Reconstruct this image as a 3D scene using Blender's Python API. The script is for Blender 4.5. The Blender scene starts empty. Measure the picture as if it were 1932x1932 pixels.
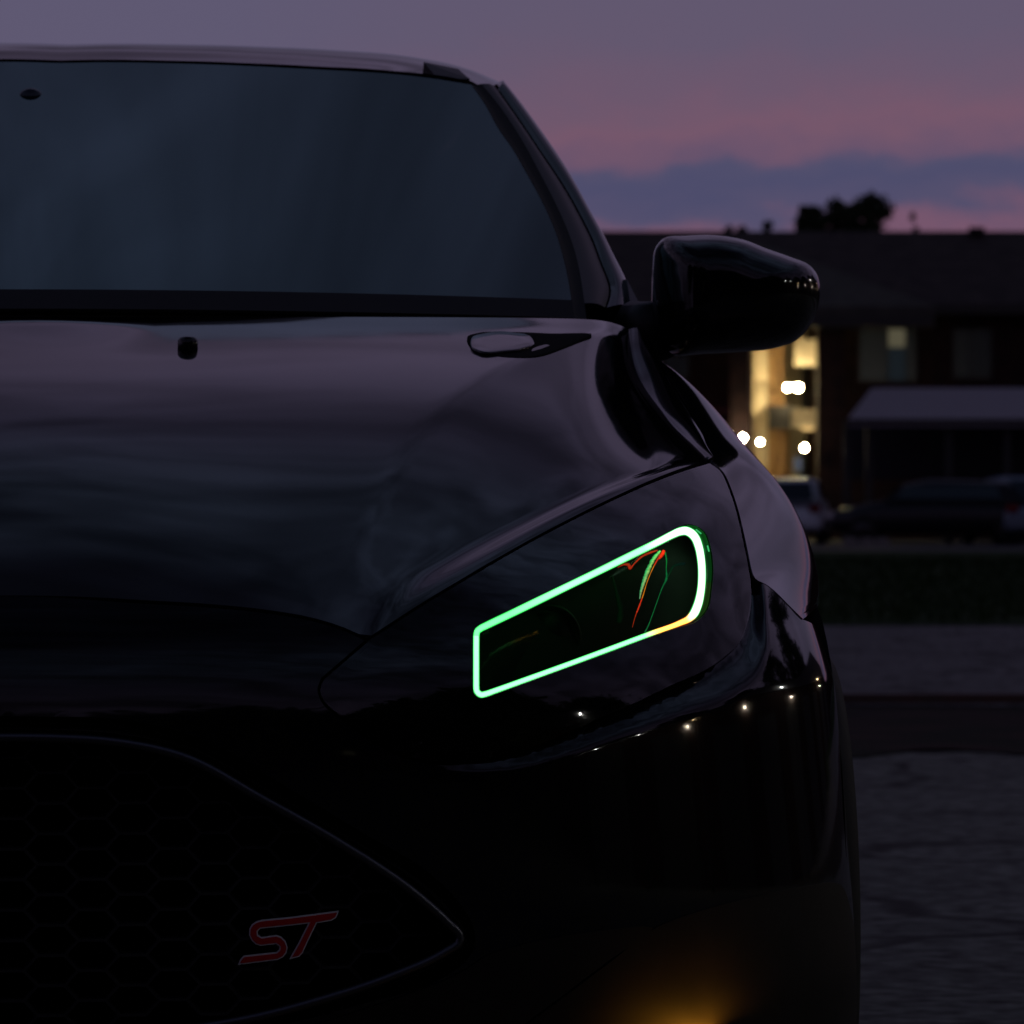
import bpy, bmesh, math, random
import numpy as np
from mathutils import Vector, Matrix
from mathutils.geometry import delaunay_2d_cdt

random.seed(7)
R = math.radians
sc = bpy.context.scene
col = sc.collection

# ------------------------------------------------------------------ camera
FPX = 9700.0          # focal length in pixels of a 1932 px wide frame
CAMX, CAMD, CAMZ = 0.49, 5.0, 0.81
HOR = 940.0
cd = bpy.data.cameras.new('camera')
cam = bpy.data.objects.new('camera', cd)
col.objects.link(cam)
cam.location = (CAMX, -CAMD, CAMZ)
cam.rotation_euler = (R(90), 0, 0)
cd.sensor_width = 36
cd.lens = FPX / 1932 * 36
cd.shift_y = -(966 - HOR) / 1932
cd.clip_start = 0.1
cd.clip_end = 3000
cd.dof.use_dof = True
cd.dof.focus_distance = 5.33
cd.dof.aperture_fstop = 16.5
cd.dof.aperture_blades = 9
sc.camera = cam

# ------------------------------------------------------------------ dusk sky
w = bpy.data.worlds.new('World')
sc.world = w
w.use_nodes = True
nt = w.node_tree
nt.nodes.clear()
N = nt.nodes.new
L = nt.links.new


def math_node(op, a=None, b=None, c=None, clamp=False):
    n = N('ShaderNodeMath'); n.operation = op; n.use_clamp = clamp
    for i, v in enumerate((a, b, c)):
        if v is None:
            continue
        if isinstance(v, (int, float)):
            n.inputs[i].default_value = v
        else:
            L(v, n.inputs[i])
    return n.outputs[0]


def mixc(f, a, b):
    n = N('ShaderNodeMix'); n.data_type = 'RGBA'
    for i, v in ((0, f), (6, a), (7, b)):
        if isinstance(v, (int, float)):
            n.inputs[i].default_value = v
        elif isinstance(v, tuple):
            n.inputs[i].default_value = v + (1,)
        else:
            L(v, n.inputs[i])
    return n.outputs[2]


tc = N('ShaderNodeTexCoord')
sep = N('ShaderNodeSeparateXYZ'); L(tc.outputs['Generated'], sep.inputs[0])
X_, Y_, Z_ = sep.outputs
n1 = N('ShaderNodeTexNoise'); n1.inputs['Scale'].default_value = 58; n1.inputs['Detail'].default_value = 4
n1.inputs['Roughness'].default_value = 0.55
mp = N('ShaderNodeMapping'); mp.inputs['Scale'].default_value = (1, 1, 2.2); L(tc.outputs['Generated'], mp.inputs[0])
L(mp.outputs[0], n1.inputs['Vector'])
n2 = N('ShaderNodeTexNoise'); n2.inputs['Scale'].default_value = 9; n2.inputs['Detail'].default_value = 5
mp2 = N('ShaderNodeMapping'); mp2.inputs['Scale'].default_value = (1, 1, 5); L(tc.outputs['Generated'], mp2.inputs[0])
L(mp2.outputs[0], n2.inputs['Vector'])
# low band, 0 .. 8 degrees: elevation bent a little by cloud noise
wob = math_node('MULTIPLY', math_node('SUBTRACT', n1.outputs[0], 0.5), 0.016)
wob2 = math_node('MULTIPLY', math_node('SUBTRACT', n2.outputs[0], 0.5), 0.010)
tilt = math_node('MULTIPLY', X_, 0.03)
ze = math_node('SUBTRACT', math_node('ADD', math_node('ADD', Z_, wob), wob2), math_node('SUBTRACT', tilt, 0.0008))
t = math_node('DIVIDE', ze, 0.12, clamp=True)
cr = N('ShaderNodeValToRGB'); L(t, cr.inputs[0])
el = cr.color_ramp
stops = [(0.0, (.15, .075, .12)), (0.43, (.165, .084, .148)), (0.447, (.130, .078, .146)), (0.463, (.075, .070, .148)),
         (0.50, (.060, .064, .145)), (0.525, (.068, .068, .146)), (0.545, (.125, .077, .145)), (0.585, (.166, .086, .144)),
         (0.65, (.136, .086, .148)), (0.75, (.112, .087, .153)), (1.0, (.104, .088, .158))]
while len(el.elements) < len(stops):
    el.elements.new(0.5)
for e, (p, c) in zip(el.elements, stops):
    e.position = p; e.color = c + (1,)
left = math_node('MULTIPLY_ADD', X_, -16, 0.15, clamp=True)      # pink fades to slate violet towards the left
low = mixc(math_node('MULTIPLY', left, 0.7), cr.outputs[0], (.098, .090, .165))
# the rest of the dome
cr2 = N('ShaderNodeValToRGB'); L(Z_, cr2.inputs[0])
el = cr2.color_ramp
stops = [(0.0, (.10, .075, .13)), (0.12, (.104, .085, .150)), (0.35, (.108, .084, .145)), (0.60, (.055, .050, .094)), (0.76, (.058, .074, .126)), (0.85, (.048, .062, .108)), (0.90, (.020, .023, .044)), (0.94, (.011, .013, .027)), (1.0, (.008, .010, .021))]
while len(el.elements) < len(stops):
    el.elements.new(0.5)
for e, (p, c) in zip(el.elements, stops):
    e.position = p; e.color = c + (1,)
# soft cloud patches over the whole dome
mp3 = N('ShaderNodeMapping'); mp3.inputs['Scale'].default_value = (1.0, 1.0, 1.5); mp3.inputs['Rotation'].default_value = (R(8), R(5), R(14))
L(tc.outputs['Generated'], mp3.inputs[0])
n3 = N('ShaderNodeTexNoise'); n3.inputs['Scale'].default_value = 5.2; n3.inputs['Detail'].default_value = 5; n3.inputs['Distortion'].default_value = 0.7
L(mp3.outputs[0], n3.inputs['Vector'])
cl = N('ShaderNodeMapRange'); cl.inputs[1].default_value = .34; cl.inputs[2].default_value = .66
cl.inputs[3].default_value = 0.5; cl.inputs[4].default_value = 1.55; L(n3.outputs[0], cl.inputs[0])
# the sky opposite the afterglow is darker
bkd = N('ShaderNodeMapRange'); bkd.inputs[1].default_value = 0.35; bkd.inputs[2].default_value = -0.75; bkd.inputs[3].default_value = 1.0; bkd.inputs[4].default_value = .60; L(Y_, bkd.inputs[0])
n4 = N('ShaderNodeTexNoise'); n4.inputs['Scale'].default_value = 15; n4.inputs['Detail'].default_value = 4; n4.inputs['Distortion'].default_value = .8
mp4 = N('ShaderNodeMapping'); mp4.inputs['Scale'].default_value = (.55, 1.3, 1.6); L(tc.outputs['Generated'], mp4.inputs[0]); L(mp4.outputs[0], n4.inputs['Vector'])
up = N('ShaderNodeMapRange'); up.interpolation_type = 'SMOOTHSTEP'; up.inputs[1].default_value = .55; up.inputs[2].default_value = .75; L(Z_, up.inputs[0])
brk = math_node('MULTIPLY_ADD', math_node('MULTIPLY', math_node('SUBTRACT', n4.outputs[0], .5), 1.9), up.outputs[0], 1.0)
clm = math_node('MULTIPLY', math_node('MULTIPLY', cl.outputs[0], math_node('MAXIMUM', brk, .25)), bkd.outputs[0])
sc3 = N('ShaderNodeVectorMath'); sc3.operation = 'SCALE'; L(cr2.outputs[0], sc3.inputs[0]); L(clm, sc3.inputs['Scale'])
hi = N('ShaderNodeMapRange'); hi.inputs[1].default_value = .10; hi.inputs[2].default_value = .19; L(Z_, hi.inputs[0])
# behind the camera the low sky is duller
bk = N('ShaderNodeMapRange'); bk.inputs[1].default_value = 0.3; bk.inputs[2].default_value = -0.3; L(Y_, bk.inputs[0])
fac = math_node('MAXIMUM', hi.outputs[0], bk.outputs[0])
skyc = mixc(fac, low, sc3.outputs[0])
nish = N('ShaderNodeTexSky'); nish.sky_type = 'NISHITA'; nish.sun_disc = False
nish.sun_elevation = R(-3); nish.sun_rotation = R(15)
bg1 = N('ShaderNodeBackground'); L(skyc, bg1.inputs[0]); bg1.inputs[1].default_value = 1.0
bg2 = N('ShaderNodeBackground'); L(nish.outputs[0], bg2.inputs[0]); bg2.inputs[1].default_value = 0.03
ad = N('ShaderNodeAddShader'); L(bg1.outputs[0], ad.inputs[0]); L(bg2.outputs[0], ad.inputs[1])
ow = N('ShaderNodeOutputWorld'); L(ad.outputs[0], ow.inputs[0])

sc.view_settings.view_transform = 'Standard'
sc.view_settings.look = 'None'
sc.view_settings.exposure = 0
sc.view_settings.gamma = 1
sc.cycles.use_denoising = True
sc.cycles.max_bounces = 8
sc.cycles.sample_clamp_indirect = 4

# ------------------------------------------------------------------ materials
def mat(name, base, rough=.5, metal=0.0, coat=0.0, spec=.5, noise=None, bump=None, ior=1.5):
    m = bpy.data.materials.new(name); m.use_nodes = True
    t_ = m.node_tree; b = t_.nodes['Principled BSDF']
    b.inputs['Base Color'].default_value = base + (1,)
    b.inputs['Roughness'].default_value = rough
    b.inputs['Metallic'].default_value = metal
    b.inputs['Coat Weight'].default_value = coat
    b.inputs['Specular IOR Level'].default_value = spec
    b.inputs['IOR'].default_value = ior
    tcn = t_.nodes.new('ShaderNodeTexCoord')
    if noise:                      # (scale, second colour, low, high)
        n = t_.nodes.new('ShaderNodeTexNoise'); n.inputs['Scale'].default_value = noise[0]; n.inputs['Detail'].default_value = 6
        t_.links.new(tcn.outputs['Object'], n.inputs['Vector'])
        r = t_.nodes.new('ShaderNodeMapRange'); r.inputs[1].default_value = noise[2]; r.inputs[2].default_value = noise[3]
        t_.links.new(n.outputs[0], r.inputs[0])
        mx = t_.nodes.new('ShaderNodeMix'); mx.data_type = 'RGBA'
        mx.inputs[6].default_value = base + (1,); mx.inputs[7].default_value = noise[1] + (1,)
        t_.links.new(r.outputs[0], mx.inputs[0]); t_.links.new(mx.outputs[2], b.inputs['Base Color'])
    if bump:                       # (scale, strength, distance)
        n = t_.nodes.new('ShaderNodeTexNoise'); n.inputs['Scale'].default_value = bump[0]; n.inputs['Detail'].default_value = 5
        t_.links.new(tcn.outputs['Object'], n.inputs['Vector'])
        bp = t_.nodes.new('ShaderNodeBump'); bp.inputs['Strength'].default_value = bump[1]; bp.inputs['Distance'].default_value = bump[2]
        t_.links.new(n.outputs[0], bp.inputs['Height']); t_.links.new(bp.outputs[0], b.inputs['Normal'])
    return m


def emis(name, colr, strength):
    m = bpy.data.materials.new(name); m.use_nodes = True
    b = m.node_tree.nodes['Principled BSDF']
    b.inputs['Base Color'].default_value = (.02, .02, .02, 1)
    b.inputs['Emission Color'].default_value = colr + (1,)
    b.inputs['Emission Strength'].default_value = strength
    return m


def glass(name, tint, rough=0.02, ior=1.5, thru=0.5, body=(.002, .003, .004)):
    """a sheet of tinted glass: a Fresnel reflection over a pane that lets part of the light through"""
    m = bpy.data.materials.new(name); m.use_nodes = True
    t_ = m.node_tree; t_.nodes.clear()
    o = t_.nodes.new('ShaderNodeOutputMaterial'); fr = t_.nodes.new('ShaderNodeFresnel'); fr.inputs[0].default_value = ior
    g = t_.nodes.new('ShaderNodeBsdfGlossy'); g.inputs['Roughness'].default_value = rough; g.inputs['Color'].default_value = tint + (1,)
    tr = t_.nodes.new('ShaderNodeBsdfTransparent'); tr.inputs['Color'].default_value = (thru, thru, thru, 1)
    df = t_.nodes.new('ShaderNodeBsdfDiffuse'); df.inputs['Color'].default_value = body + (1,)
    ads = t_.nodes.new('ShaderNodeAddShader'); mx = t_.nodes.new('ShaderNodeMixShader')
    t_.links.new(tr.outputs[0], ads.inputs[0]); t_.links.new(df.outputs[0], ads.inputs[1])
    t_.links.new(fr.outputs[0], mx.inputs[0]); t_.links.new(ads.outputs[0], mx.inputs[1]); t_.links.new(g.outputs[0], mx.inputs[2])
    t_.links.new(mx.outputs[0], o.inputs[0])
    return m


M = {}
M['paint'] = mat('black_paint', (.003, .003, .0045), rough=.06, bump=(5, .03, .01))
M['trim'] = mat('black_trim', (.006, .006, .0065), rough=.45, spec=.35, bump=(400, .1, .001))
M['gloss'] = mat('piano_black', (.003, .003, .0035), rough=.14)
M['rubber'] = mat('rubber', (.012, .012, .012), rough=.75, spec=.3, bump=(120, .2, .002))
M['scuttle'] = mat('scuttle_plastic', (.007, .007, .009), rough=.7, spec=.2, bump=(300, .2, .001))
M['mesh'] = mat('grille_plastic', (.018, .018, .021), rough=.5, spec=.4)
M['dark'] = mat('matt_black', (.002, .002, .002), rough=.9, spec=.1)
M['inside'] = mat('cabin_black', (.006, .006, .007), rough=.8, spec=.2)
M['alloy'] = mat('wheel_alloy', (.05, .05, .055), rough=.3, metal=1)
M['chrome'] = mat('chrome', (.75, .75, .82), rough=.3, metal=1)
M['badge_edge'] = mat('badge_edge', (.85, .85, .9), rough=.55, metal=.4)
M['badge_red'] = mat('badge_red', (.55, .012, .018), rough=.3)
M['screen'] = glass('windscreen_glass', (.72, 1.0, .98), ior=1.6, thru=.01)
M['side_glass'] = mat('tinted_side_glass', (.003, .004, .005), rough=.04, ior=1.5)
M['lens'] = glass('lamp_lens', (1, 1, 1), rough=.03, ior=1.55, thru=.93, body=(.0008, .0008, .0008))
M['inner_lens'] = glass('coated_inner_lens', (1, 1, 1), rough=.05, ior=1.06, thru=.97, body=(.0004, .0004, .0004))
M['bowl'] = mat('lamp_housing', (.0008, .0008, .0008), rough=.55, spec=.06)
M['band'] = mat('glass_frit', (.002, .002, .0025), rough=.25)

# ------------------------------------------------------------------ car space <-> picture
YAW = R(3.5)
CA, SA = math.cos(YAW), math.sin(YAW)


def ray(px, py, D):
    """car-space point seen at picture position px,py, D metres in front of the camera"""
    Xw = CAMX + (px - 966) / FPX * D
    Yw = D - CAMD
    return Xw * CA + Yw * SA, -Xw * SA + Yw * CA, CAMZ - (py - HOR) / FPX * D


def P(px, py, y):
    """car-space point seen at px,py lying y metres behind the nose"""
    # y = -Xw*SA + Yw*CA with Xw = CAMX + k*D, Yw = D - CAMD
    k = (px - 966) / FPX
    D = (y + CAMX * SA + CAMD * CA) / (CA - k * SA)
    return np.array(ray(px, py, D))


def hit(px, py, fn, lo=4.6, hi=8.5):
    """first point along the sight line that lies on y = fn(x, z)"""
    D = lo; step = .02; best = (1e9, lo)
    prev = lo
    while D < hi:
        x, y, z = ray(px, py, D)
        g = y - fn(x, z)
        if abs(g) < best[0]:
            best = (abs(g), D)
        if g > 0:
            a, b = prev, D
            for _ in range(30):
                m_ = (a + b) / 2
                x, y, z = ray(px, py, m_)
                if y - fn(x, z) > 0:
                    b = m_
                else:
                    a = m_
            return np.array(ray(px, py, (a + b) / 2))
        prev = D; D += step
    return np.array(ray(px, py, best[1]))


# front face of the car:   x = W(z) * xi,   y = q(xi) + lean(z)
def Wz(z):
    return float(np.interp(z, [.10, .15, .30, .52, .61, .68, .75, .9], [.905, .915, .918, .896, .888, .868, .862, .862]))


def q(xi):
    xi = min(max(abs(xi), 0), 1.0)
    return .68 * (1 - math.sqrt(max(0, 1 - xi ** 2.7)))


def lean(z):
    return 10.6 * (z - .52) ** 3 if z > .52 else (0 if z > .42 else .9 * (z - .42) ** 2)


def F(x, z):
    xi = abs(x) / Wz(z)
    return q(xi) + lean(z) + max(0, xi - 1) * 6


_xi = np.linspace(0, 1, 1500)
_a = .9 * _xi + np.array([q(v) for v in _xi])


def xi2a(xi): return float(np.interp(abs(xi), _xi, _a))
def a2xi(a): return float(np.interp(a, _a, _xi))


def to_az(p):
    return (xi2a(p[0] / Wz(p[2])), p[2])


def from_az(a, z, off=0.0):
    xi = a2xi(a)
    return np.array((Wz(z) * xi, q(xi) + lean(z) + off, z))


def spline(pts, n, closed=False):
    """Catmull-Rom through pts, n samples per span"""
    pts = [np.array(p, float) for p in pts]
    k = len(pts); out = []
    spans = k if closed else k - 1
    for i in range(spans):
        if closed:
            p0, p1, p2, p3 = pts[(i - 1) % k], pts[i], pts[(i + 1) % k], pts[(i + 2) % k]
        else:
            p1, p2 = pts[i], pts[i + 1]
            p0 = pts[i - 1] if i else 2 * p1 - p2
            p3 = pts[i + 2] if i + 2 < k else 2 * p2 - p1
        # centripetal-ish tangents
        d1 = max(np.linalg.norm(p2 - p1), 1e-6); d0 = max(np.linalg.norm(p1 - p0), 1e-6); d2 = max(np.linalg.norm(p3 - p2), 1e-6)
        m1 = ((p2 - p1) / d1 * d0 + (p1 - p0) / d0 * d1) / (d0 + d1) * d1
        m2 = ((p3 - p2) / d2 * d1 + (p2 - p1) / d1 * d2) / (d1 + d2) * d1
        for j in range(n):
            s = j / n
            out.append((2 * s**3 - 3 * s**2 + 1) * p1 + (s**3 - 2 * s**2 + s) * m1 + (-2 * s**3 + 3 * s**2) * p2 + (s**3 - s**2) * m2)
    if not closed:
        out.append(pts[-1])
    return out


def resample(pts, n):
    pts = np.array(pts, float)
    d = np.concatenate([[0], np.cumsum(np.linalg.norm(np.diff(pts, axis=0), axis=1))])
    s = np.linspace(0, d[-1], n)
    return [np.array([np.interp(v, d, pts[:, k]) for k in range(pts.shape[1])]) for v in s]


# ------------------------------------------------------------------ mesh helpers
def mesh_obj(name, verts, faces, material, parent=None, smooth=True, mirror=False, weld_n=None):
    me = bpy.data.meshes.new(name)
    verts = [tuple(map(float, v)) for v in verts]
    if mirror:
        n = len(verts)
        verts = verts + [(-v[0], v[1], v[2]) for v in verts]
        faces = list(faces) + [tuple(n + i for i in reversed(f)) for f in faces]
    me.from_pydata(verts, [], [tuple(f) for f in faces])
    me.validate()
    if mirror:
        bm = bmesh.new(); bm.from_mesh(me)
        near = [v for v in bm.verts if abs(v.co.x) < 1e-4 and (weld_n is None or v.index % n < weld_n)]
        bmesh.ops.remove_doubles(bm, verts=near, dist=2e-4)
        bm.to_mesh(me); bm.free()
    for p_ in me.polygons:
        p_.use_smooth = smooth
    me.materials.append(material)
    o = bpy.data.objects.new(name, me)
    col.objects.link(o)
    if parent is not None:
        o.parent = parent
    return o


def fix_normals(o, out=True):
    bm = bmesh.new(); bm.from_mesh(o.data)
    bmesh.ops.recalc_face_normals(bm, faces=bm.faces[:])
    bm.to_mesh(o.data); bm.free()


def grid_faces(nr, nc, base=0, wrap=False):
    f = []
    for i in range(nr - 1):
        for j in range(nc - 1 if not wrap else nc):
            j2 = (j + 1) % nc
            f.append((base + i * nc + j, base + i * nc + j2, base + (i + 1) * nc + j2, base + (i + 1) * nc + j))
    return f


def natural_spline_matrix(n, samples):
    """rows give weights of n knots for each sample parameter in 0..n-1 (natural cubic spline)"""
    A = np.zeros((n, n)); B = np.zeros((n, n))
    A[0, 0] = A[-1, -1] = 1
    for i in range(1, n - 1):
        A[i, i - 1] = 1; A[i, i] = 4; A[i, i + 1] = 1
        B[i, i - 1] = 6; B[i, i] = -12; B[i, i + 1] = 6
    S = np.linalg.solve(A, B)
    Wt = np.zeros((len(samples), n))
    for r, t_ in enumerate(samples):
        i = min(int(t_), n - 2); u = t_ - i
        Wt[r, i] += 1 - u; Wt[r, i + 1] += u
        Wt[r] += ((1 - u) ** 3 - (1 - u)) / 6 * S[i] + (u ** 3 - u) / 6 * S[i + 1]
    return Wt


def dense(grid, nr, nc):
    g = np.array(grid, float)
    a = natural_spline_matrix(g.shape[0], np.linspace(0, g.shape[0] - 1, nr))
    b = natural_spline_matrix(g.shape[1], np.linspace(0, g.shape[1] - 1, nc))
    return np.einsum('ri,ijk,cj->rck', a, g, b)


def bsp(g, n):
    """approximating cubic B-spline along axis 0 (passes through the two ends)"""
    g = np.array(g, float); k = g.shape[0]
    e = np.concatenate([[2 * g[0] - g[1]], g, [2 * g[-1] - g[-2]]])
    out = []
    for t_ in np.linspace(0, k - 1, n):
        i = min(int(t_), k - 2); u = t_ - i
        w_ = ((1 - u) ** 3 / 6, (3 * u**3 - 6 * u**2 + 4) / 6, (-3 * u**3 + 3 * u**2 + 3 * u + 1) / 6, u**3 / 6)
        out.append(sum(w_[q_] * e[i + q_] for q_ in range(4)))
    return np.array(out)


def patch(name, g, material, parent, mirror=False, lip=0.0):
    """surface through a point grid g[r][c]; lip folds the rim backwards so that panels have depth"""
    nr, nc = g.shape[:2]
    verts = list(g.reshape(-1, 3)); faces = grid_faces(nr, nc)
    if lip:
        rim = [(0, j) for j in range(nc)] + [(i, nc - 1) for i in range(1, nr)] + [(nr - 1, j) for j in range(nc - 2, -1, -1)] + [(i, 0) for i in range(nr - 2, 0, -1)]
        b0 = len(verts); k = len(rim)
        du = np.gradient(g, axis=0); dv = np.gradient(g, axis=1)
        nm = np.cross(du, dv); nm /= np.maximum(np.linalg.norm(nm, axis=2, keepdims=True), 1e-9)
        # the normal should face the camera or the sky
        mean = nm.reshape(-1, 3).mean(axis=0)
        if mean[2] - mean[1] + .6 * mean[0] < 0:
            nm = -nm
        for (i, j) in rim:
            verts.append(g[i, j])
        for (i, j) in rim:
            verts.append(g[i, j] - nm[i, j] * lip)
        for a in range(k):
            b = (a + 1) % k
            if mirror and abs(verts[b0 + a][0]) < 1e-4 and abs(verts[b0 + b][0]) < 1e-4:
                continue
            faces.append((b0 + a, b0 + b, b0 + k + b, b0 + k + a))
    ok = np.cross(verts[faces[0][1]] - verts[faces[0][0]], verts[faces[0][2]] - verts[faces[0][0]])
    cen_n = np.zeros(3)
    for f in faces[:(nr - 1) * (nc - 1):7]:
        cen_n += np.cross(np.array(verts[f[2]]) - verts[f[0]], np.array(verts[f[3]]) - verts[f[1]])
    if cen_n[2] - cen_n[1] + .6 * cen_n[0] < 0:
        faces = [tuple(reversed(f)) for f in faces]
    return mesh_obj(name, verts, faces, material, parent, mirror=mirror, weld_n=nr * nc)


def cdt_panel(name, outline, step, surf, material, parent, holes=(), mirror=False, lip=.02, lipdir=(0, 1, 0), refine=None):
    """flat outline (domain a,z) filled with an even mesh and laid on surf(a,z); rim folded back"""
    def inside(p, poly):
        x, y = p; c = False; n = len(poly); j = n - 1
        for i in range(n):
            xi_, yi = poly[i]; xj, yj = poly[j]
            if (yi > y) != (yj > y) and x < (xj - xi_) * (y - yi) / (yj - yi) + xi_:
                c = not c
            j = i
        return c

    def edge_dist(p, poly):
        A = np.array(poly); B = np.roll(A, -1, axis=0); d = B - A
        tt = np.clip(((p - A) * d).sum(1) / np.maximum((d * d).sum(1), 1e-12), 0, 1)
        return np.min(np.linalg.norm(A + d * tt[:, None] - p, axis=1))
    outline = [tuple(map(float, p)) for p in outline]
    loops = [outline] + [[tuple(map(float, p)) for p in h] for h in holes]
    V = []; E = []
    for lp in loops:
        b = len(V); V += lp
        E += [(b + i, b + (i + 1) % len(lp)) for i in range(len(lp))]
    A = np.array(outline)
    x0, z0 = A.min(0); x1, z1 = A.max(0)
    r = 0; z = z0
    while z < z1:
        x = x0 + (step / 2 if r % 2 else 0)
        while x < x1:
            p = (x, z)
            if inside(p, outline) and not any(inside(p, h) for h in loops[1:]) and \
               all(edge_dist(np.array(p), lp) > step * .45 for lp in loops):
                V.append(p)
            x += step
        z += step * .87; r += 1
    vo, eo, fo, ov, oe, of = delaunay_2d_cdt([Vector(v) for v in V], E, [], 0, 1e-6)
    faces = []
    for f in fo:
        c = sum((vo[i] for i in f), Vector((0, 0))) / len(f)
        if inside(c, outline) and not any(inside(c, h) for h in loops[1:]):
            faces.append(tuple(f))
    verts = [np.array(surf(v[0], v[1])) for v in vo]
    tot = sum(float(np.cross(verts[f[1]] - verts[f[0]], verts[f[2]] - verts[f[0]])[1]) for f in faces)
    if tot > 0:
        faces = [tuple(reversed(f)) for f in faces]
    n_surf = len(verts)
    if lip:
        for lp in loops:
            pts = [surf(*p) for p in lp]
            b0 = len(verts); k = len(pts)
            verts += pts
            verts += [np.array(p) + np.array(lipdir) * lip for p in pts]
            for a in range(k):
                b = (a + 1) % k
                if mirror and abs(pts[a][0]) < 1e-4 and abs(pts[b][0]) < 1e-4:
                    continue
                faces.append((b0 + a, b0 + b, b0 + k + b, b0 + k + a))
    return mesh_obj(name, verts, faces, material, parent, mirror=mirror, weld_n=n_surf)


def box(cx_, cy_, cz_, sx, sy, sz, rot=0):
    vs = []
    for dx in (-.5, .5):
        for dy in (-.5, .5):
            for dz in (-.5, .5):
                x, y = dx * sx, dy * sy
                vs.append((cx_ + x * math.cos(rot) - y * math.sin(rot), cy_ + x * math.sin(rot) + y * math.cos(rot), cz_ + dz * sz))
    return vs, [(0, 1, 3, 2), (4, 6, 7, 5), (0, 4, 5, 1), (2, 3, 7, 6), (0, 2, 6, 4), (1, 5, 7, 3)]


def join(parts):
    V, Fc = [], []
    for vs, fs in parts:
        b = len(V); V += list(vs); Fc += [tuple(b + i for i in f) for f in fs]
    return V, Fc


def tube(pts, rad, seg=8, closed=False, flat=None):
    """round tube along pts; rad may be a list; flat squashes it along y"""
    pts = [np.array(p, float) for p in pts]; n = len(pts); vs = []
    for i, p in enumerate(pts):
        a = pts[(i - 1) % n] if closed or i else pts[i]
        b = pts[(i + 1) % n] if closed or i < n - 1 else pts[i]
        t_ = b - a; t_ /= max(np.linalg.norm(t_), 1e-9)
        up = np.array((0, 1.0, 0)) if abs(t_[1]) < .9 else np.array((1.0, 0, 0))
        s = np.cross(t_, up); s /= np.linalg.norm(s); u = np.cross(s, t_)
        r_ = rad[i] if hasattr(rad, '__len__') else rad
        for k in range(seg):
            th = 2 * math.pi * k / seg
            vs.append(p + s * math.cos(th) * r_ + u * math.sin(th) * r_ * (flat or 1))
    fs = []
    for i in range(n if closed else n - 1):
        for k in range(seg):
            i2 = (i + 1) % n; k2 = (k + 1) % seg
            fs.append((i * seg + k, i * seg + k2, i2 * seg + k2, i2 * seg + k))
    if not closed:
        fs.append(tuple(range(seg - 1, -1, -1))); fs.append(tuple((n - 1) * seg + k for k in range(seg)))
    return vs, fs


def lathe(prof, seg=24, axis='z', origin=(0, 0, 0)):
    vs = []
    for r_, h in prof:
        for k in range(seg):
            th = 2 * math.pi * k / seg
            c, s = r_ * math.cos(th), r_ * math.sin(th)
            v = (c, s, h) if axis == 'z' else ((h, c, s) if axis == 'x' else (c, h, s))
            vs.append((v[0] + origin[0], v[1] + origin[1], v[2] + origin[2]))
    fs = grid_faces(len(prof), seg, wrap=True)
    fs.append(tuple(range(seg - 1, -1, -1))); fs.append(tuple((len(prof) - 1) * seg + k for k in range(seg)))
    return vs, fs


def empty(name, loc=(0, 0, 0), rz=0.0, label=None, cat=None, group=None):
    o = bpy.data.objects.new(name, None); col.objects.link(o)
    o.location = loc; o.rotation_euler = (0, 0, rz); o.empty_display_size = .2
    if label: o['label'] = label
    if cat: o['category'] = cat
    if group: o['group'] = group
    return o


def tag(o, label, cat=None, group=None, kind=None):
    if label: o['label'] = label
    if cat: o['category'] = cat
    if group: o['group'] = group
    if kind: o['kind'] = kind
    return o


def copy_tree(o, parent=None):
    c = o.copy(); col.objects.link(c)
    if parent is not None: c.parent = parent
    for ch in list(o.children):
        copy_tree(ch, c)
    return c


def flip_copy(o, parent, inv=True):
    """a mirrored twin of a part (and its sub-parts) for the other side of the car"""
    me = o.data.copy()
    for v in me.vertices:
        v.co.x = -v.co.x
    me.flip_normals()
    c = bpy.data.objects.new(o.name.split('.')[0], me); col.objects.link(c); c.parent = parent
    for ch in list(o.children):
        flip_copy(ch, c)
    return c


# =================================================================== THE SETTING
def gz(Y):
    return float(np.interp(Y, [-200, 55, 110, 400], [0, 0, -.22, -.22]))


def strip(name, x0, x1, ys, zoff, material, wob=0.0, nx=40, skirt=False):
    rnd = random.Random(hash(name) % 1000 if False else len(name) * 13)
    ph = [rnd.uniform(0, 6) for _ in range(6)]
    xs = np.concatenate([np.linspace(x0, -12, nx // 4, endpoint=False), np.linspace(-12, 20, nx * 8, endpoint=False), np.linspace(20, x1, nx // 4)])
    V = []
    for i, Yv in enumerate(ys):
        for x in xs:
            e = wob * (math.sin(x * 1.7 + ph[0]) * .5 + math.sin(x * 4.3 + ph[1]) * .3 + math.sin(x * 11 + ph[2]) * .2) if i in (0, len(ys) - 1) else 0
            V.append((x, Yv + e, gz(Yv) + zoff))
    o = mesh_obj(name, V, grid_faces(len(ys), len(xs)), material)
    o['kind'] = 'structure'
    return o


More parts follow.
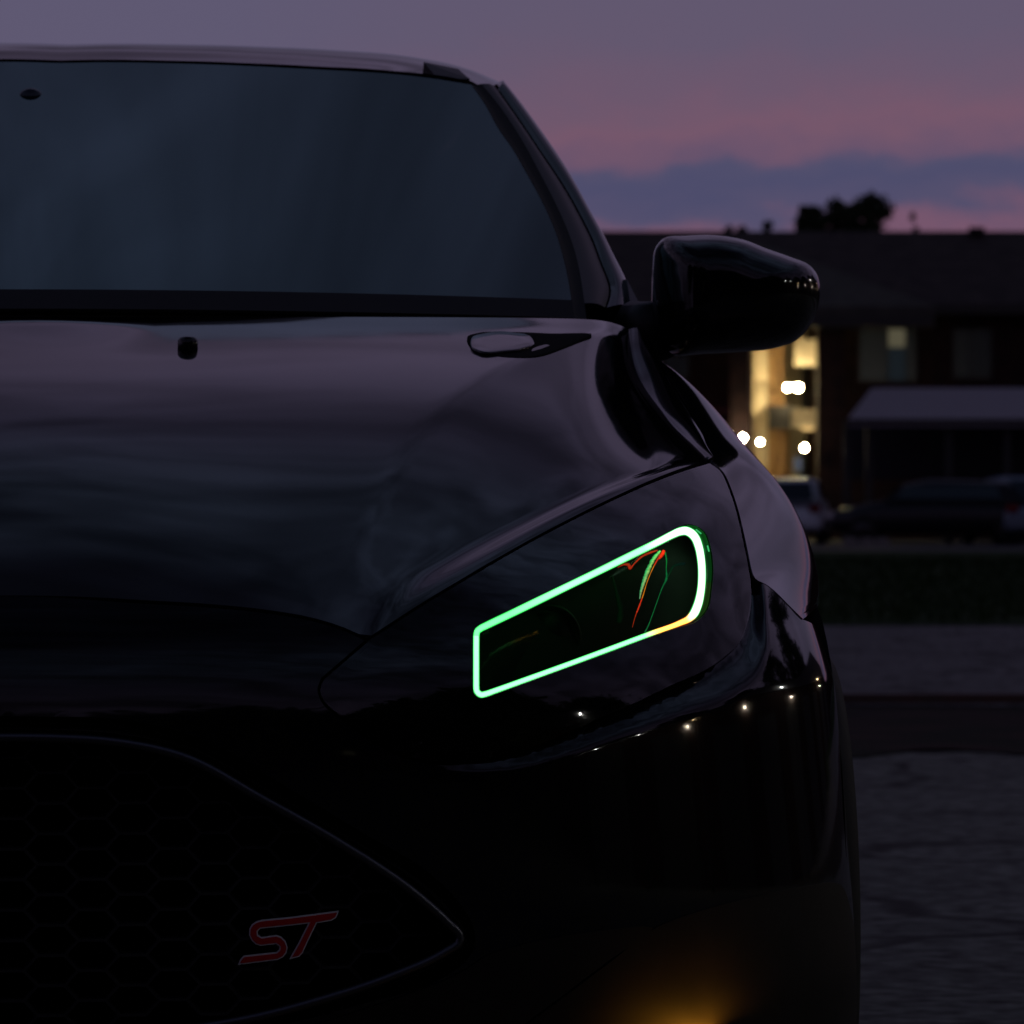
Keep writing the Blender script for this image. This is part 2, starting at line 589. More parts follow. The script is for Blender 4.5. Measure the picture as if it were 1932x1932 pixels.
def asphalt_mat(name, c1, c2, crack=True):
    m = bpy.data.materials.new(name); m.use_nodes = True
    t_ = m.node_tree; b = t_.nodes['Principled BSDF']; nn = t_.nodes.new; ll = t_.links.new
    b.inputs['Roughness'].default_value = .85; b.inputs['Specular IOR Level'].default_value = .25
    tcn = nn('ShaderNodeTexCoord')
    a = nn('ShaderNodeTexNoise'); a.inputs['Scale'].default_value = 1.3; a.inputs['Detail'].default_value = 8; ll(tcn.outputs['Object'], a.inputs['Vector'])
    g = nn('ShaderNodeTexNoise'); g.inputs['Scale'].default_value = 17; g.inputs['Detail'].default_value = 3; ll(tcn.outputs['Object'], g.inputs['Vector'])
    mx = nn('ShaderNodeMix'); mx.data_type = 'RGBA'; mx.inputs[6].default_value = c1 + (1,); mx.inputs[7].default_value = c2 + (1,)
    r = nn('ShaderNodeMapRange'); r.inputs[1].default_value = .35; r.inputs[2].default_value = .65; ll(a.outputs[0], r.inputs[0]); ll(r.outputs[0], mx.inputs[0])
    mx2 = nn('ShaderNodeMix'); mx2.data_type = 'RGBA'; mx2.blend_type = 'MULTIPLY'; mx2.inputs[0].default_value = 1
    r2 = nn('ShaderNodeMapRange'); r2.inputs[1].default_value = .3; r2.inputs[2].default_value = .7; r2.inputs[3].default_value = .0; r2.inputs[4].default_value = 2.1
    ll(g.outputs[0], r2.inputs[0]); ll(mx.outputs[2], mx2.inputs[6]); ll(r2.outputs[0], mx2.inputs[7])
    out = mx2.outputs[2]
    if crack:
        wv = nn('ShaderNodeTexNoise'); wv.inputs['Scale'].default_value = 1.1; wv.inputs['Detail'].default_value = 5; ll(tcn.outputs['Object'], wv.inputs['Vector'])
        va = nn('ShaderNodeVectorMath'); va.operation = 'MULTIPLY_ADD'; va.inputs[1].default_value = (.9, .9, .9)
        ll(wv.outputs['Color'], va.inputs[0]); ll(tcn.outputs['Object'], va.inputs[2])
        v = nn('ShaderNodeTexVoronoi'); v.feature = 'DISTANCE_TO_EDGE'; v.inputs['Scale'].default_value = .55; ll(va.outputs[0], v.inputs['Vector'])
        rr = nn('ShaderNodeMapRange'); rr.inputs[1].default_value = .004; rr.inputs[2].default_value = .022; ll(v.outputs['Distance'], rr.inputs[0])
        mx3 = nn('ShaderNodeMix'); mx3.data_type = 'RGBA'; mx3.inputs[6].default_value = (.006, .006, .006, 1); ll(rr.outputs[0], mx3.inputs[0]); ll(out, mx3.inputs[7])
        out = mx3.outputs[2]
    ll(out, b.inputs['Base Color'])
    bp = nn('ShaderNodeBump'); bp.inputs['Strength'].default_value = .7; bp.inputs['Distance'].default_value = .01
    ll(g.outputs[0], bp.inputs['Height']); ll(bp.outputs[0], b.inputs['Normal'])
    return m


M['asphalt'] = asphalt_mat('old_asphalt', (.078, .082, .072), (.118, .122, .108))
M['road'] = asphalt_mat('road_asphalt', (.085, .080, .084), (.12, .112, .115))
M['lot'] = asphalt_mat('lot_asphalt', (.04, .04, .042), (.06, .06, .062), crack=False)
M['grass'] = mat('lawn', (.018, .042, .012), rough=.95, spec=.05, noise=(1.2, (.032, .052, .020), .4, .65), bump=(40, .8, .04))
M['verge'] = mat('worn_verge', (.045, .026, .022), rough=.95, spec=.1, noise=(2.2, (.018, .020, .012), .42, .6), bump=(30, .8, .03))
M['concrete'] = mat('kerb_concrete', (.28, .26, .24), rough=.9, spec=.2, noise=(3, (.20, .19, .18), .4, .6))
M['redkerb'] = mat('red_kerb_paint', (.055, .030, .030), rough=.7, noise=(6, (.07, .03, .03), .45, .6))

ground = strip('ground', -700, 700, [-500, -60, 0, 55, 80, 110, 400, 2500], -.02, M['lot'])
strip('driveway', -60, 60, [-22, -8, 0, 6, 11.4], 0.0, M['asphalt'])
strip('grass_verge', -90, 90, [10.9, 12.5, 15.0], 0.006, M['verge'], wob=.9)
strip('road', -120, 120, [14.8, 19, 23, 27.2], 0.012, M['road'], wob=.06)
lawn = strip('lawn', -140, 140, [27.1, 35, 45, 60, 72, 83], 0.02, M['grass'])
# blades standing up from the far lawn
gv, gf = [], []
rnd = random.Random(3)
for _ in range(9000):
    Yv = rnd.uniform(27.6, 66); x = CAMX + rnd.uniform(.02, .115) * (Yv + 5)
    h_ = rnd.uniform(.03, .08); a_ = rnd.uniform(0, 3.1); b_ = len(gv); z_ = gz(Yv) + .018
    gv += [(x - .012 * math.cos(a_), Yv - .012 * math.sin(a_), z_), (x + .012 * math.cos(a_), Yv + .012 * math.sin(a_), z_), (x + rnd.uniform(-.03, .03), Yv, z_ + h_)]
    gf.append((b_, b_ + 1, b_ + 2))
g_ = mesh_obj('grass', gv, gf, M['grass'], smooth=False)
tag(g_, 'dark grass blades on the lawn between the road and the parking lot', 'grass', kind='stuff')

# kerb stones along the lawn and the red painted one by the verge
def kerb(name, Yv, h_, m_, label, x0=-60, x1=60):
    parts = []
    for i in range(40):
        a = x0 + (x1 - x0) * i / 40; b = x0 + (x1 - x0) * (i + 1) / 40 - .03
        parts.append(box((a + b) / 2, Yv, gz(Yv) + h_ / 2 + .0, b - a, .16, h_))
    o = mesh_obj(name, *join(parts), m_, smooth=False)
    tag(o, label, 'kerb')


kerb('kerb', 15.05, .05, M['redkerb'], 'worn low dark red kerb along the near edge of the road')

# ------------------------------------------------------------------ apartment building far behind the car
BY = 125.0                      # metres in front of the camera's nose plane (world Y)
def BW(px, py, Yv=BY):          # world point on the plane Y = Yv
    D = Yv + CAMD
    return CAMX + (px - 966) / FPX * D, CAMZ - (py - HOR) / FPX * D


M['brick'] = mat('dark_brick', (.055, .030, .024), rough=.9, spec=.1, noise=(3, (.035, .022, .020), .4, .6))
M['shingle'] = mat('roof_shingle', (.075, .060, .055), rough=.9, spec=.1, noise=(2, (.055, .045, .042), .4, .6), bump=(6, .6, .05))
M['shingle2'] = mat('wing_shingle', (.105, .100, .082), rough=.9, spec=.1, noise=(2, (.085, .08, .068), .4, .6), bump=(6, .6, .05))
M['fascia'] = mat('fascia_board', (.05, .045, .04), rough=.7)
M['cream'] = mat('cream_siding', (.62, .52, .36), rough=.8, noise=(2, (.50, .42, .29), .4, .6))
M['woodstair'] = mat('stair_timber', (.34, .19, .07), rough=.7, noise=(4, (.22, .12, .05), .4, .6))
M['shade'] = mat('stair_dark', (.03, .028, .028), rough=.8)
M['door'] = mat('entry_door_paint', (.04, .045, .06), rough=.6)
M['dimglass'] = mat('dim_glass', (.03, .05, .06), rough=.15)
M['warmcurtain'] = emis('lit_curtain', (.50, .45, .28), .16)
M['coolcurtain'] = emis('cool_curtain', (.16, .26, .34), .035)
M['globe'] = emis('lamp_globe', (1.0, .80, .42), 800)
M['globe_w'] = emis('lamp_globe_white', (1.0, .86, .58), 450)
M['metalroof'] = mat('carport_metal', (.24, .215, .245), rough=.6, metal=0, bump=(3, .3, .05))
M['post'] = mat('dark_steel', (.03, .03, .03), rough=.6)

apt = empty('apartment_building', (CAMX + 8, BY, gz(BY)), label='long two-storey brick apartment building with a lit open stairwell behind the parking lot', cat='apartment building')
AO = np.array((CAMX + 8, BY, gz(BY)))


def apart(name, vf, m_, parent=apt, smooth=False, origin=AO):
    vs, fs = vf
    vs = [np.array(v, float) - origin for v in vs]
    return mesh_obj(name, vs, fs, m_, parent, smooth=smooth)


def rect_box(px0, px1, py0, py1, Y0, depth):
    """box whose front face covers the picture rectangle at depth Y0, reaching depth metres back"""
    x0, z1 = BW(px0, py0, Y0); x1, z0 = BW(px1, py1, Y0)
    return box((x0 + x1) / 2, Y0 + depth / 2, (z0 + z1) / 2, x1 - x0, depth, z1 - z0)


base_z = gz(BY)
_, eave = BW(0, 592); _, ridge = BW(0, 440, BY + 6)
xs0, _ = BW(1412, 0); xs1, _ = BW(1545, 0)
XL, XR = -46.0, 62.0
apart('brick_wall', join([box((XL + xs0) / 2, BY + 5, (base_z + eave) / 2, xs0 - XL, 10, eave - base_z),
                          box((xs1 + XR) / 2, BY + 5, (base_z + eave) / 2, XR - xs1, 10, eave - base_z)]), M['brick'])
# main roof: a gable prism with overhang
ov = .7
rf = ([(XL - 1, BY - ov, eave), (XR + 1, BY - ov, eave), (XR + 1, BY + 10 + ov, eave), (XL - 1, BY + 10 + ov, eave), (XL - 1, BY + 5, ridge), (XR + 1, BY + 5, ridge),
       (XL - 1, BY - ov, eave + .22), (XR + 1, BY - ov, eave + .22), (XR + 1, BY + 10 + ov, eave + .22), (XL - 1, BY + 10 + ov, eave + .22)],
      [(0, 1, 2, 3), (6, 7, 5, 4), (8, 9, 4, 5), (0, 6, 7, 1), (2, 8, 9, 3), (1, 7, 8, 2), (7, 5, 8), (0, 3, 9, 6), (6, 9, 4)])
# undulating ridge caps and vents
apart('roof', rf, M['shingle'])
apart('fascia', box((XL + XR) / 2, BY - ov - .03, eave + .08, XR - XL + 2, .05, .22), M['fascia'])
# projecting wing with a hipped roof over the stairwell
wx0, _ = BW(1270, 0, BY - 3); wx1, wz = BW(1765, 578, BY - 3); wxa, wza = BW(1400, 462, BY + 1)
wv = [(wx0, BY - 3, wz), (wx1, BY - 3, wz), (wx1, BY + 2, wz), (wx0, BY + 2, wz), (wxa, BY + 1.2, wza), (wxa + .6, BY + 1.2, wza),
      (wx0, BY - 3, wz - .25), (wx1, BY - 3, wz - .25), (wx1, BY + 2, wz - .25), (wx0, BY + 2, wz - .25)]
apart('wing_roof', (wv, [(0, 1, 5, 4), (1, 2, 5), (3, 0, 4), (2, 3, 4, 5), (6, 9, 8, 7), (0, 6, 7, 1), (1, 7, 8, 2), (0, 3, 9, 6)]), M['shingle2'])
apart('beam', rect_box(1272, 1763, 597, 617, BY - 3.05, .25), M['fascia'])
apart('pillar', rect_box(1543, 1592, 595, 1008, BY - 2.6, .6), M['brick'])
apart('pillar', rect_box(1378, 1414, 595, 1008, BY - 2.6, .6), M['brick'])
# stairwell
apart('stairwell_wall', join([box((xs0 + xs1) / 2, BY + 6, (base_z + eave) / 2, xs1 - xs0 + .4, .2, eave - base_z),
                              box(xs0 + .06, BY + 3, (base_z + eave) / 2, .12, 6, eave - base_z),
                              rect_box(1414, 1448, 600, 1000, BY + 1.0, .3),
                              rect_box(1500, 1543, 640, 690, BY + .5, .2),
                              rect_box(1495, 1543, 772, 806, BY + .2, .15)]), M['cream'])
apart('stair', join([rect_box(1452, 1462, 640, 905, BY + 1, .2), rect_box(1468, 1478, 600, 905, BY + 1.2, .2)] +
                    [rect_box(1440, 1490, 1000 - k * 18, 1004 - k * 18 + (14 if k else 0), BY + 1.1 + k * .28, .6) for k in range(12)]), M['woodstair'])
apart('landing', join([rect_box(1447, 1500, 766, 774, BY + .3, 4), rect_box(1450, 1492, 774, 810, BY + .3, .12)]), M['shade'])
apart('railing', join([rect_box(1447, 1545, 738, 740, BY + .1, .05)] + [rect_box(1447 + k * 8, 1449 + k * 8, 740, 766, BY + .1, .05) for k in range(12)]), M['post'])
apart('door', rect_box(1512, 1543, 690, 770, BY + 5.8, .15), M['door'])
apart('door', rect_box(1508, 1543, 850, 940, BY + 5.8, .15), M['door'])
apart('notice_board', rect_box(1498, 1512, 862, 888, BY + 1.4, .1), mat('blue_board', (.03, .07, .25), rough=.5))
apart('ceiling_panel', rect_box(1516, 1544, 804, 811, BY + 2, .8), emis('ceiling_lamp_panel', (1.0, .62, .22), .9))
lamps = [(1486, 731, .05, 'globe'), (1506, 731, .065, 'globe'), (1402, 826, .05, 'globe_w'), (1434, 834, .028, 'globe_w'), (1518, 845, .05, 'globe')]
for px, py, r_, mn in lamps:
    x, z = BW(px, py, BY + .15 if px > 1440 else BY - 3)
    yv = BY + .15 if px > 1440 else BY - 3
    l_ = apart('wall_lamp', lathe([(.02, -r_ * .9), (r_ * .7, -r_ * .6), (r_, 0), (r_ * .7, r_ * .6), (.02, r_ * .9)], 14, origin=(x, yv, z)), M[mn], smooth=True)
    apart('bracket', box(x, yv + .25, z + r_ * .2, .06, .45, .06), M['post'], parent=l_)
# windows: frame + panes
def window(px0, px1, py0, py1, mats):
    fr = apart('window', join([rect_box(px0 - 3, px1 + 3, py0 - 3, py0, BY - .06, .1), rect_box(px0 - 3, px1 + 3, py1, py1 + 3, BY - .06, .1),
                               rect_box(px0 - 3, px0, py0, py1, BY - .06, .1), rect_box(px1, px1 + 3, py0, py1, BY - .06, .1),
                               rect_box((px0 + px1) / 2 - 1, (px0 + px1) / 2 + 1, py0, py1, BY - .05, .08)]), M['fascia'])
    mid = (px0 + px1) / 2
    for (a, b, c, d, m_) in mats:
        apart('pane', rect_box(a, b, c, d, BY - .03, .04), m_, parent=fr)


window(1622, 1728, 620, 718, [(1622, 1674, 620, 718, M['dimglass']), (1676, 1708, 621, 655, M['warmcurtain']), (1709, 1728, 620, 718, M['dimglass']), (1676, 1708, 656, 718, M['coolcurtain'])])
window(1255, 1298, 672, 712, [(1255, 1276, 672, 712, M['dimglass']), (1277, 1298, 672, 712, M['dimglass'])])
window(1800, 1870, 622, 712, [(1800, 1834, 622, 712, M['dimglass']), (1836, 1870, 622, 712, M['dimglass'])])
apart('balcony_trim', rect_box(1290, 1378, 770, 780, BY - .4, .4), mat('red_trim', (.16, .05, .05), rough=.8))
for i in range(1):
    px = 1840
    x, z = BW(px, 446, BY + 5)
    apart('roof_vent', box(x, BY + 4.6, ridge + .0, .4, .4, .16), M['shingle'])

# ------------------------------------------------------------------ carport
CY = 113.0
cp = empty('carport', (BW(1770, 0, CY)[0], CY, gz(CY)), label='long low carport with a pale purple-grey sloping metal roof before the apartments', cat='carport')
CO = np.array((BW(1770, 0, CY)[0], CY, gz(CY)))
x0, z0 = BW(1600, 790, CY - 3); x1, _ = BW(2150, 790, CY - 3); x0b, z1 = BW(1645, 732, CY + 2.5); x1b, _ = BW(2150, 0, CY + 2.5)
apart('carport_roof', ([(x0, CY - 3, z0), (x1, CY - 3, z0), (x1b, CY + 2.5, z1), (x0b, CY + 2.5, z1), (x0, CY - 3, z0 - .18), (x1, CY - 3, z0 - .18), (x1b, CY + 2.5, z1 - .18), (x0b, CY + 2.5, z1 - .18)],
                       [(0, 1, 2, 3), (4, 7, 6, 5), (0, 4, 5, 1), (1, 5, 6, 2), (2, 6, 7, 3), (3, 7, 4, 0)]), M['metalroof'], parent=cp, origin=CO)
apart('back_wall', rect_box(1592, 2150, 792, 905, CY + 2.4, .15), mat('carport_boarding', (.035, .033, .042), rough=.9), parent=cp, origin=CO)
apart('fascia', rect_box(1600, 2150, 790, 800, CY - 3.02, .1), M['fascia'], parent=cp, origin=CO)
for px in (1598, 1640, 1790, 1900, 2020):
    x, z = BW(px, 792, CY - 2.6)
    apart('post', box(x, CY - 2.6, (z + gz(CY)) / 2, .16, .16, z - gz(CY)), M['post'], parent=cp, origin=CO)

# ------------------------------------------------------------------ parked cars in the far lot
def far_car(label, loc, rz, colr, L_=4.6, W_=1.82, H_=1.5, kind='suv'):
    root = empty('parked_car', loc, rz, label, 'car', 'cars parked in the far parking lot')
    paint = mat('car_paint', colr, rough=.3)
    hw = W_ / 2
    # lower body: stations along the length
    secs = [(-L_ / 2, .45, .62, .80), (-L_ / 2 + .15, .28, .80, .93), (-L_ / 2 + .9, .22, .95, 1.0), (0, .22, .98, 1.0), (L_ / 2 - 1.2, .22, .95, 1.0), (L_ / 2 - .3, .28, .78, .95), (L_ / 2, .45, .60, .82)]
    V = []
    for y, zb, zt, ww in secs:
        for (fx, fz) in ((-.86, 0), (-1, .25), (-1, .6), (-.93, .95), (-.6, 1.0), (.6, 1.0), (.93, .95), (1, .6), (1, .25), (.86, 0)):
            V.append((fx * hw * ww, y, zb + fz * (zt - zb)))
    n = 10
    fs = grid_faces(len(secs), n, wrap=True) + [tuple(range(n))[::-1], tuple((len(secs) - 1) * n + k for k in range(n))]
    b = mesh_obj('body', V, fs, paint, root)
    rear = -L_ / 2 + .12 if kind == 'suv' else -L_ / 2 + .6
    cs = [(rear, .93, .95, .93), (rear + .35, .93, H_ - .04, .80), (.2, .96, H_, .80), (.75, .96, H_ - .1, .82), (L_ / 2 - 1.3, .93, .96, .93)]
    V = []
    for y, zb, zt, ww in cs:
        V += [(-hw * .94, y, zb), (-hw * ww * .92, y, zt - .05 * (zt > 1.1)), (-hw * ww * .6, y, zt), (hw * ww * .6, y, zt), (hw * ww * .92, y, zt - .05 * (zt > 1.1)), (hw * .94, y, zb)]
    mesh_obj('cabin', V, grid_faces(len(cs), 6) + [(0, 1, 2, 3, 4, 5), tuple(24 + k for k in (5, 4, 3, 2, 1, 0))], paint, root)
    # rear glass, side glass, windscreen as thin raised panes
    y0, y1 = rear - .015, rear + .33
    mesh_obj('rear_window', [(-hw * .74, y0, 1.0), (hw * .74, y0, 1.0), (hw * .66, y1 - .05, H_ - .10), (-hw * .66, y1 - .05, H_ - .10)], [(0, 1, 2, 3)], M['dimglass'], root, smooth=False)
    for s in (-1, 1):
        mesh_obj('side_window', [(s * hw * .955, rear + .45, 1.0), (s * hw * .955, .9, 1.0), (s * hw * .80, .65, H_ - .14), (s * hw * .79, rear + .55, H_ - .12)], [(0, 1, 2, 3)], M['dimglass'], root, smooth=False)
        mesh_obj('tail_light', *box(s * hw * .78, -L_ / 2 + .06, .80, .26, .12, .15), mat('tail_red', (.20, .005, .008), rough=.2), root, smooth=False)
        mesh_obj('headlight', *box(s * hw * .70, L_ / 2 - .10, .66, .34, .14, .13), M['chrome'], root, smooth=False)
        for y in (-L_ / 2 + .85, L_ / 2 - .85):
            wh = mesh_obj('wheel', *lathe([(.20, -.11), (.31, -.11), (.33, -.08), (.33, .08), (.31, .11), (.20, .11)], 20, 'x', (s * (hw - .1), y, .33)), M['rubber'], root)
            mesh_obj('rim', *lathe([(.02, -.02), (.19, -.015), (.2, .0), (.19, .015), (.02, .02)], 14, 'x', (s * (hw + .0), y, .33)), M['alloy'], wh)
    mesh_obj('windscreen', [(-hw * .76, L_ / 2 - 1.28, 1.0), (hw * .76, L_ / 2 - 1.28, 1.0), (hw * .68, .80, H_ - .12), (-hw * .68, .80, H_ - .12)], [(0, 1, 2, 3)], M['dimglass'], root, smooth=False)
    mesh_obj('bumper', *box(0, -L_ / 2 - .01, .48, W_ * .88, .14, .20), paint, root, smooth=False)
    mesh_obj('number_plate', *box(0, -L_ / 2 - .0, .70, .32, .06, .15), M['concrete'], root, smooth=False)
    return root


x, _ = BW(1508, 0, 112)
far_car('pale silver parked car seen from behind below the lit stairwell', (BW(1497, 0, 112)[0], 114, gz(112)), R(-6), (.80, .84, .92))
far_car('long black parked car facing sideways in front of the carport', (BW(1785, 0, 106)[0], 107.5, gz(106)), R(80), (.012, .012, .016), L_=4.9, kind='sedan', H_=1.42)
far_car('pale blue-grey parked car at the right edge of the photo', (BW(1945, 0, 106)[0], 108.5, gz(106)), R(8), (.16, .20, .26), kind='sedan')
# concrete wheel stops at the lot edge
for i, px in enumerate((1604, 1634, 1664)):
    x, _ = BW(px, 0, 101)
    V, fs = join([([(x - .16, 101 - .08, -.2), (x + .16, 101 - .08, -.2), (x + .16, 101 + .08, -.2), (x - .16, 101 + .08, -.2), (x - .13, 101 - .05, .0), (x + .13, 101 - .05, .0), (x + .13, 101 + .05, .0), (x - .13, 101 + .05, .0)],
                   [(0, 3, 2, 1), (4, 5, 6, 7), (0, 1, 5, 4), (1, 2, 6, 5), (2, 3, 7, 6), (3, 0, 4, 7)])])
    o = mesh_obj('concrete_block', V, fs, M['concrete'], smooth=False)
    tag(o, ['leftmost', 'middle', 'rightmost'][i] + ' of three small pale concrete blocks where the lawn meets the parking lot', 'block', 'concrete blocks at the lot edge')

# ------------------------------------------------------------------ trees behind the roof
M['leaf'] = mat('tree_leaf', (.035, .05, .022), rough=.8, spec=.2)
M['bark'] = mat('tree_bark', (.06, .045, .035), rough=.9)


def tree(label, x, Yv, zc, rx, rz_, n, seed, top=None, cluster=26, leaf=1.0, group='trees beyond the apartment roof'):
    rnd = random.Random(seed)
    g0 = gz(Yv)
    root = empty('leafy_tree', (x, Yv, g0), label=label, cat='tree', group=group)
    H = zc - g0
    parts = [tube([(0, 0, 0), (.1, .05, H * .3), (0, 0, H * .62), (.1, 0, H * .95)], [.30, .24, .18, .07], 8)]
    tips = []
    for k in range(9):
        a = k * 2.4; z = H * rnd.uniform(.5, .85)
        e = (math.cos(a) * rx * rnd.uniform(.5, .9), math.sin(a) * rx * rnd.uniform(.5, .9), z + rz_ * rnd.uniform(.1, .7))
        parts.append(tube([(0, 0, z * .8), (e[0] * .5, e[1] * .5, z + .1), e], [.11, .07, .02], 6)); tips.append(e)
    mesh_obj('trunk', *join(parts), M['bark'], root)
    V, Fc = [], []
    for c in range(cluster):
        a = rnd.uniform(0, 6.28); u = rnd.uniform(-.8, 1); rr = math.sqrt(max(0, 1 - u * u)) * rnd.uniform(.4, 1)
        cx_, cy_, cz_ = math.cos(a) * rr * rx, math.sin(a) * rr * rx, H + u * rz_
        cr_ = rnd.uniform(.25, .6) * min(rx, rz_) * .8
        for _ in range(n):
            th = rnd.uniform(0, 6.28); ph = math.acos(rnd.uniform(-1, 1)); rad = cr_ * rnd.uniform(.2, 1.1)
            p = np.array((cx_ + rad * math.sin(ph) * math.cos(th), cy_ + rad * math.sin(ph) * math.sin(th), cz_ + rad * math.cos(ph) * 1.1))
            s = rnd.uniform(.07, .14) * leaf; d1 = np.array([rnd.gauss(0, 1) for _ in range(3)]); d1 /= np.linalg.norm(d1)
            d2 = np.cross(d1, [rnd.gauss(0, 1) for _ in range(3)]); d2 /= np.linalg.norm(d2)
            b = len(V); V += [p - d1 * s, p + d2 * s * .5, p + d1 * s, p - d2 * s * .5]; Fc.append((b, b + 1, b + 2, b + 3))
    mesh_obj('crown', V, Fc, M['leaf'], root, smooth=False)
    return root


TY = 150
def tpos(px, py): return BW(px, py, TY)
x, z = tpos(1578, 440); tree('broad dark leafy tree rising above the apartment roof ridge', x, TY, z, 1.45, .80, 200, 1, cluster=40, leaf=.7)
x, z = tpos(1646, 428); tree('dark leafy tree with spiky top just right of the broad one', x, TY + 1, z, .75, .85, 220, 2, cluster=11, leaf=.7)
x, z = tpos(1522, 434); tree('dark leafy tree at the left flank of the broad one above the roof', x, TY - 1, z, .42, .62, 90, 6, cluster=26)
x, z = tpos(1455, 445); tree('small round tree top poking over the roof left of the broad tree', x, TY, z, .3, .42, 70, 3, cluster=8)
x, z = tpos(1385, 450); tree('smallest leftmost tree top showing over the roof above the mirror', x, TY, z, .45, .32, 60, 4, cluster=9)
x, z = tpos(1720, 440); tree('thin sparse sapling standing alone right of the dark trees', x, TY, z, .22, .60, 12, 5, cluster=7, leaf=.8)

# ------------------------------------------------------------------ surroundings behind the camera: seen in the paint
rear = empty('town_house_row', (10, -46, 0), label='dark low row of houses across the lot seen only in the car paint', cat='building')
def rpart(name, vf, m_, parent=rear, smooth=False):
    return mesh_obj(name, [np.array(v, float) - np.array((10, -46, 0)) for v in vf[0]], vf[1], m_, parent, smooth=smooth)
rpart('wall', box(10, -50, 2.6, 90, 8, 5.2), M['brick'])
rpart('roof', ([(-36, -45, 5.2), (56, -45, 5.2), (56, -55, 5.2), (-36, -55, 5.2), (-34, -50, 7.6), (54, -50, 7.6)],
               [(0, 1, 5, 4), (1, 2, 5), (2, 3, 4, 5), (3, 0, 4), (0, 3, 2, 1)]), M['shingle'])
for i in range(8):
    wx = -28 + i * 10.5
    w_ = rpart('window', box(wx, -45.97, 3.9, 1.6, .06, 1.4), M['fascia'])
    rpart('pane', box(wx, -45.92, 3.9, 1.4, .04, 1.2), M['dimglass'] if i not in (2, 5) else M['warmcurtain'], parent=w_)


for i, (tx_, ty_, hh_, rr_) in enumerate([(-9, -16, 4.6, 4.0), (-2, -18, 5.0, 4.6), (5, -17, 4.6, 3.8), (-17, -15, 5, 4.2), (12, -21, 5.5, 3.6), (13, -11, 6.0, 4.4), (22, -15, 8, 4.6), (32, -12, 8, 4.6)]):  # unseen oaks added to block sky reflections in the bumper
    t_ = tree(['wide dark oak', 'tallest dark oak', 'dark oak nearest the lamp', 'far dark oak', 'small dark oak', 'dark oak just right', 'dark oak farther right', 'rightmost dark oak'][i] + ' behind the photographer, added to darken bumper reflections', tx_, ty_, hh_, rr_, 2.8 if i < 5 else 3.8, 55, 20 + i, cluster=60, leaf=4.2, group='added oaks behind the photographer')


def street_lamp(loc, label, h_=5.2, warm=False):
    root = empty('street_lamp', loc, 0, label, 'street lamp', 'street lamps around the parking lot')
    mesh_obj('pole', *lathe([(.12, 0), (.1, .3), (.06, .4), (.05, h_)], 12), M['post'], root)
    mesh_obj('arm', *tube([(0, 0, h_ - .05), (0, 0, h_ + .15), (.35, 0, h_ + .25), (.7, 0, h_ + .2)], .035, 8), M['post'], root)
    hd = mesh_obj('lamp_head', *lathe([(.05, .26), (.22, .2), (.26, .12), (.24, .1)], 16, origin=(.7, 0, h_)), M['post'], root)
    mesh_obj('bulb', *lathe([(.01, -.02), (.055, .0), (.07, .05), (.05, .11)], 14, origin=(.7, 0, h_)), LAMPW if warm else LAMPC, hd)
    return root


LAMPW = emis('sodium_bulb', (1.0, .72, .38), 170)
LAMPC = emis('white_bulb', (1.0, .97, .9), 600)
GLAMP = emis('glint_lamp_glow', (1.0, .86, .66), 420)
side = empty('added_garage_block', (21, -3, 0), label='long dark garage block added out of frame to darken reflections in the paint', cat='garage')  # unseen block added to keep bright sky out of the bumper corner
def spart(name, vf, m_, parent=side):
    return mesh_obj(name, [np.array(v, float) - np.array((21, -3, 0)) for v in vf[0]], vf[1], m_, parent, smooth=False)
spart('wall', box(22, 12, 2.2, 7, 66, 4.4), M['brick'])
spart('roof', ([(18, -21.5, 4.4), (26, -21.5, 4.4), (26, 45.5, 4.4), (18, 45.5, 4.4), (22, -21, 7.2), (22, 45, 7.2)], [(0, 1, 4), (1, 2, 5, 4), (2, 3, 5), (3, 0, 4, 5), (0, 3, 2, 1)]), M['shingle'])
for i in range(11):
    spart('garage_door', box(18.46, -17 + i * 5.6, 1.2, .08, 3.2, 2.4), M['fascia'])
for i, (gy_, gh_) in enumerate([(1.5, 2.7), (8, 3.2), (17, 2.8), (33, 3.0)]):
    spart('wall_lamp', lathe([(.01, -.05), (.045, -.03), (.05, .03), (.02, .05)], 12, origin=(18.3, gy_, gh_)), GLAMP)  # extra lamps added for glints on the fender
for i, (tx_, ty_, hh_) in enumerate([(15.5, -19, 7.0), (29, -9, 8.5), (29, 2, 9.0), (29, 13, 8.5), (28, 25, 9.0), (28, 38, 9.0)]):  # unseen oaks added above the block to darken side reflections
    tree(['leafy oak at the near end of the garages', 'dark oak over the garage roof, nearest the lot', 'middle dark oak over the garage roof', 'dark oak over the garage roof past the middle', 'dark oak over the far half of the garages', 'dark oak at the very far end of the garages'][i] + ', added to darken reflections', tx_, ty_, hh_, 4.6, 4.0, 50, 40 + i, cluster=60, leaf=4.2, group='added oaks around the garages')
for loc, lb, h_, wm in [((15.2, -2.5, 0), 'white street lamp by the near end of the garages', 4.6, False),
                        ((15.5, -6, 0), 'tall white street lamp before the near garages', 4.9, False),
                        ((15.5, 2, 0), 'short warm street lamp before the garages', 3.4, True),
                        ((15.5, 14, 0), 'white street lamp before the middle of the garages', 4.6, False),
                        ((15.5, 30, 0), 'warm street lamp before the far end of the garages', 4.0, True)]:
    street_lamp(loc, lb, h_, wm)

# =================================================================== THE CAR
car = empty('hatchback_car', (0, 0, 0), YAW, 'glossy black hatchback seen head on with a green-outlined headlight, filling the photo', 'car')

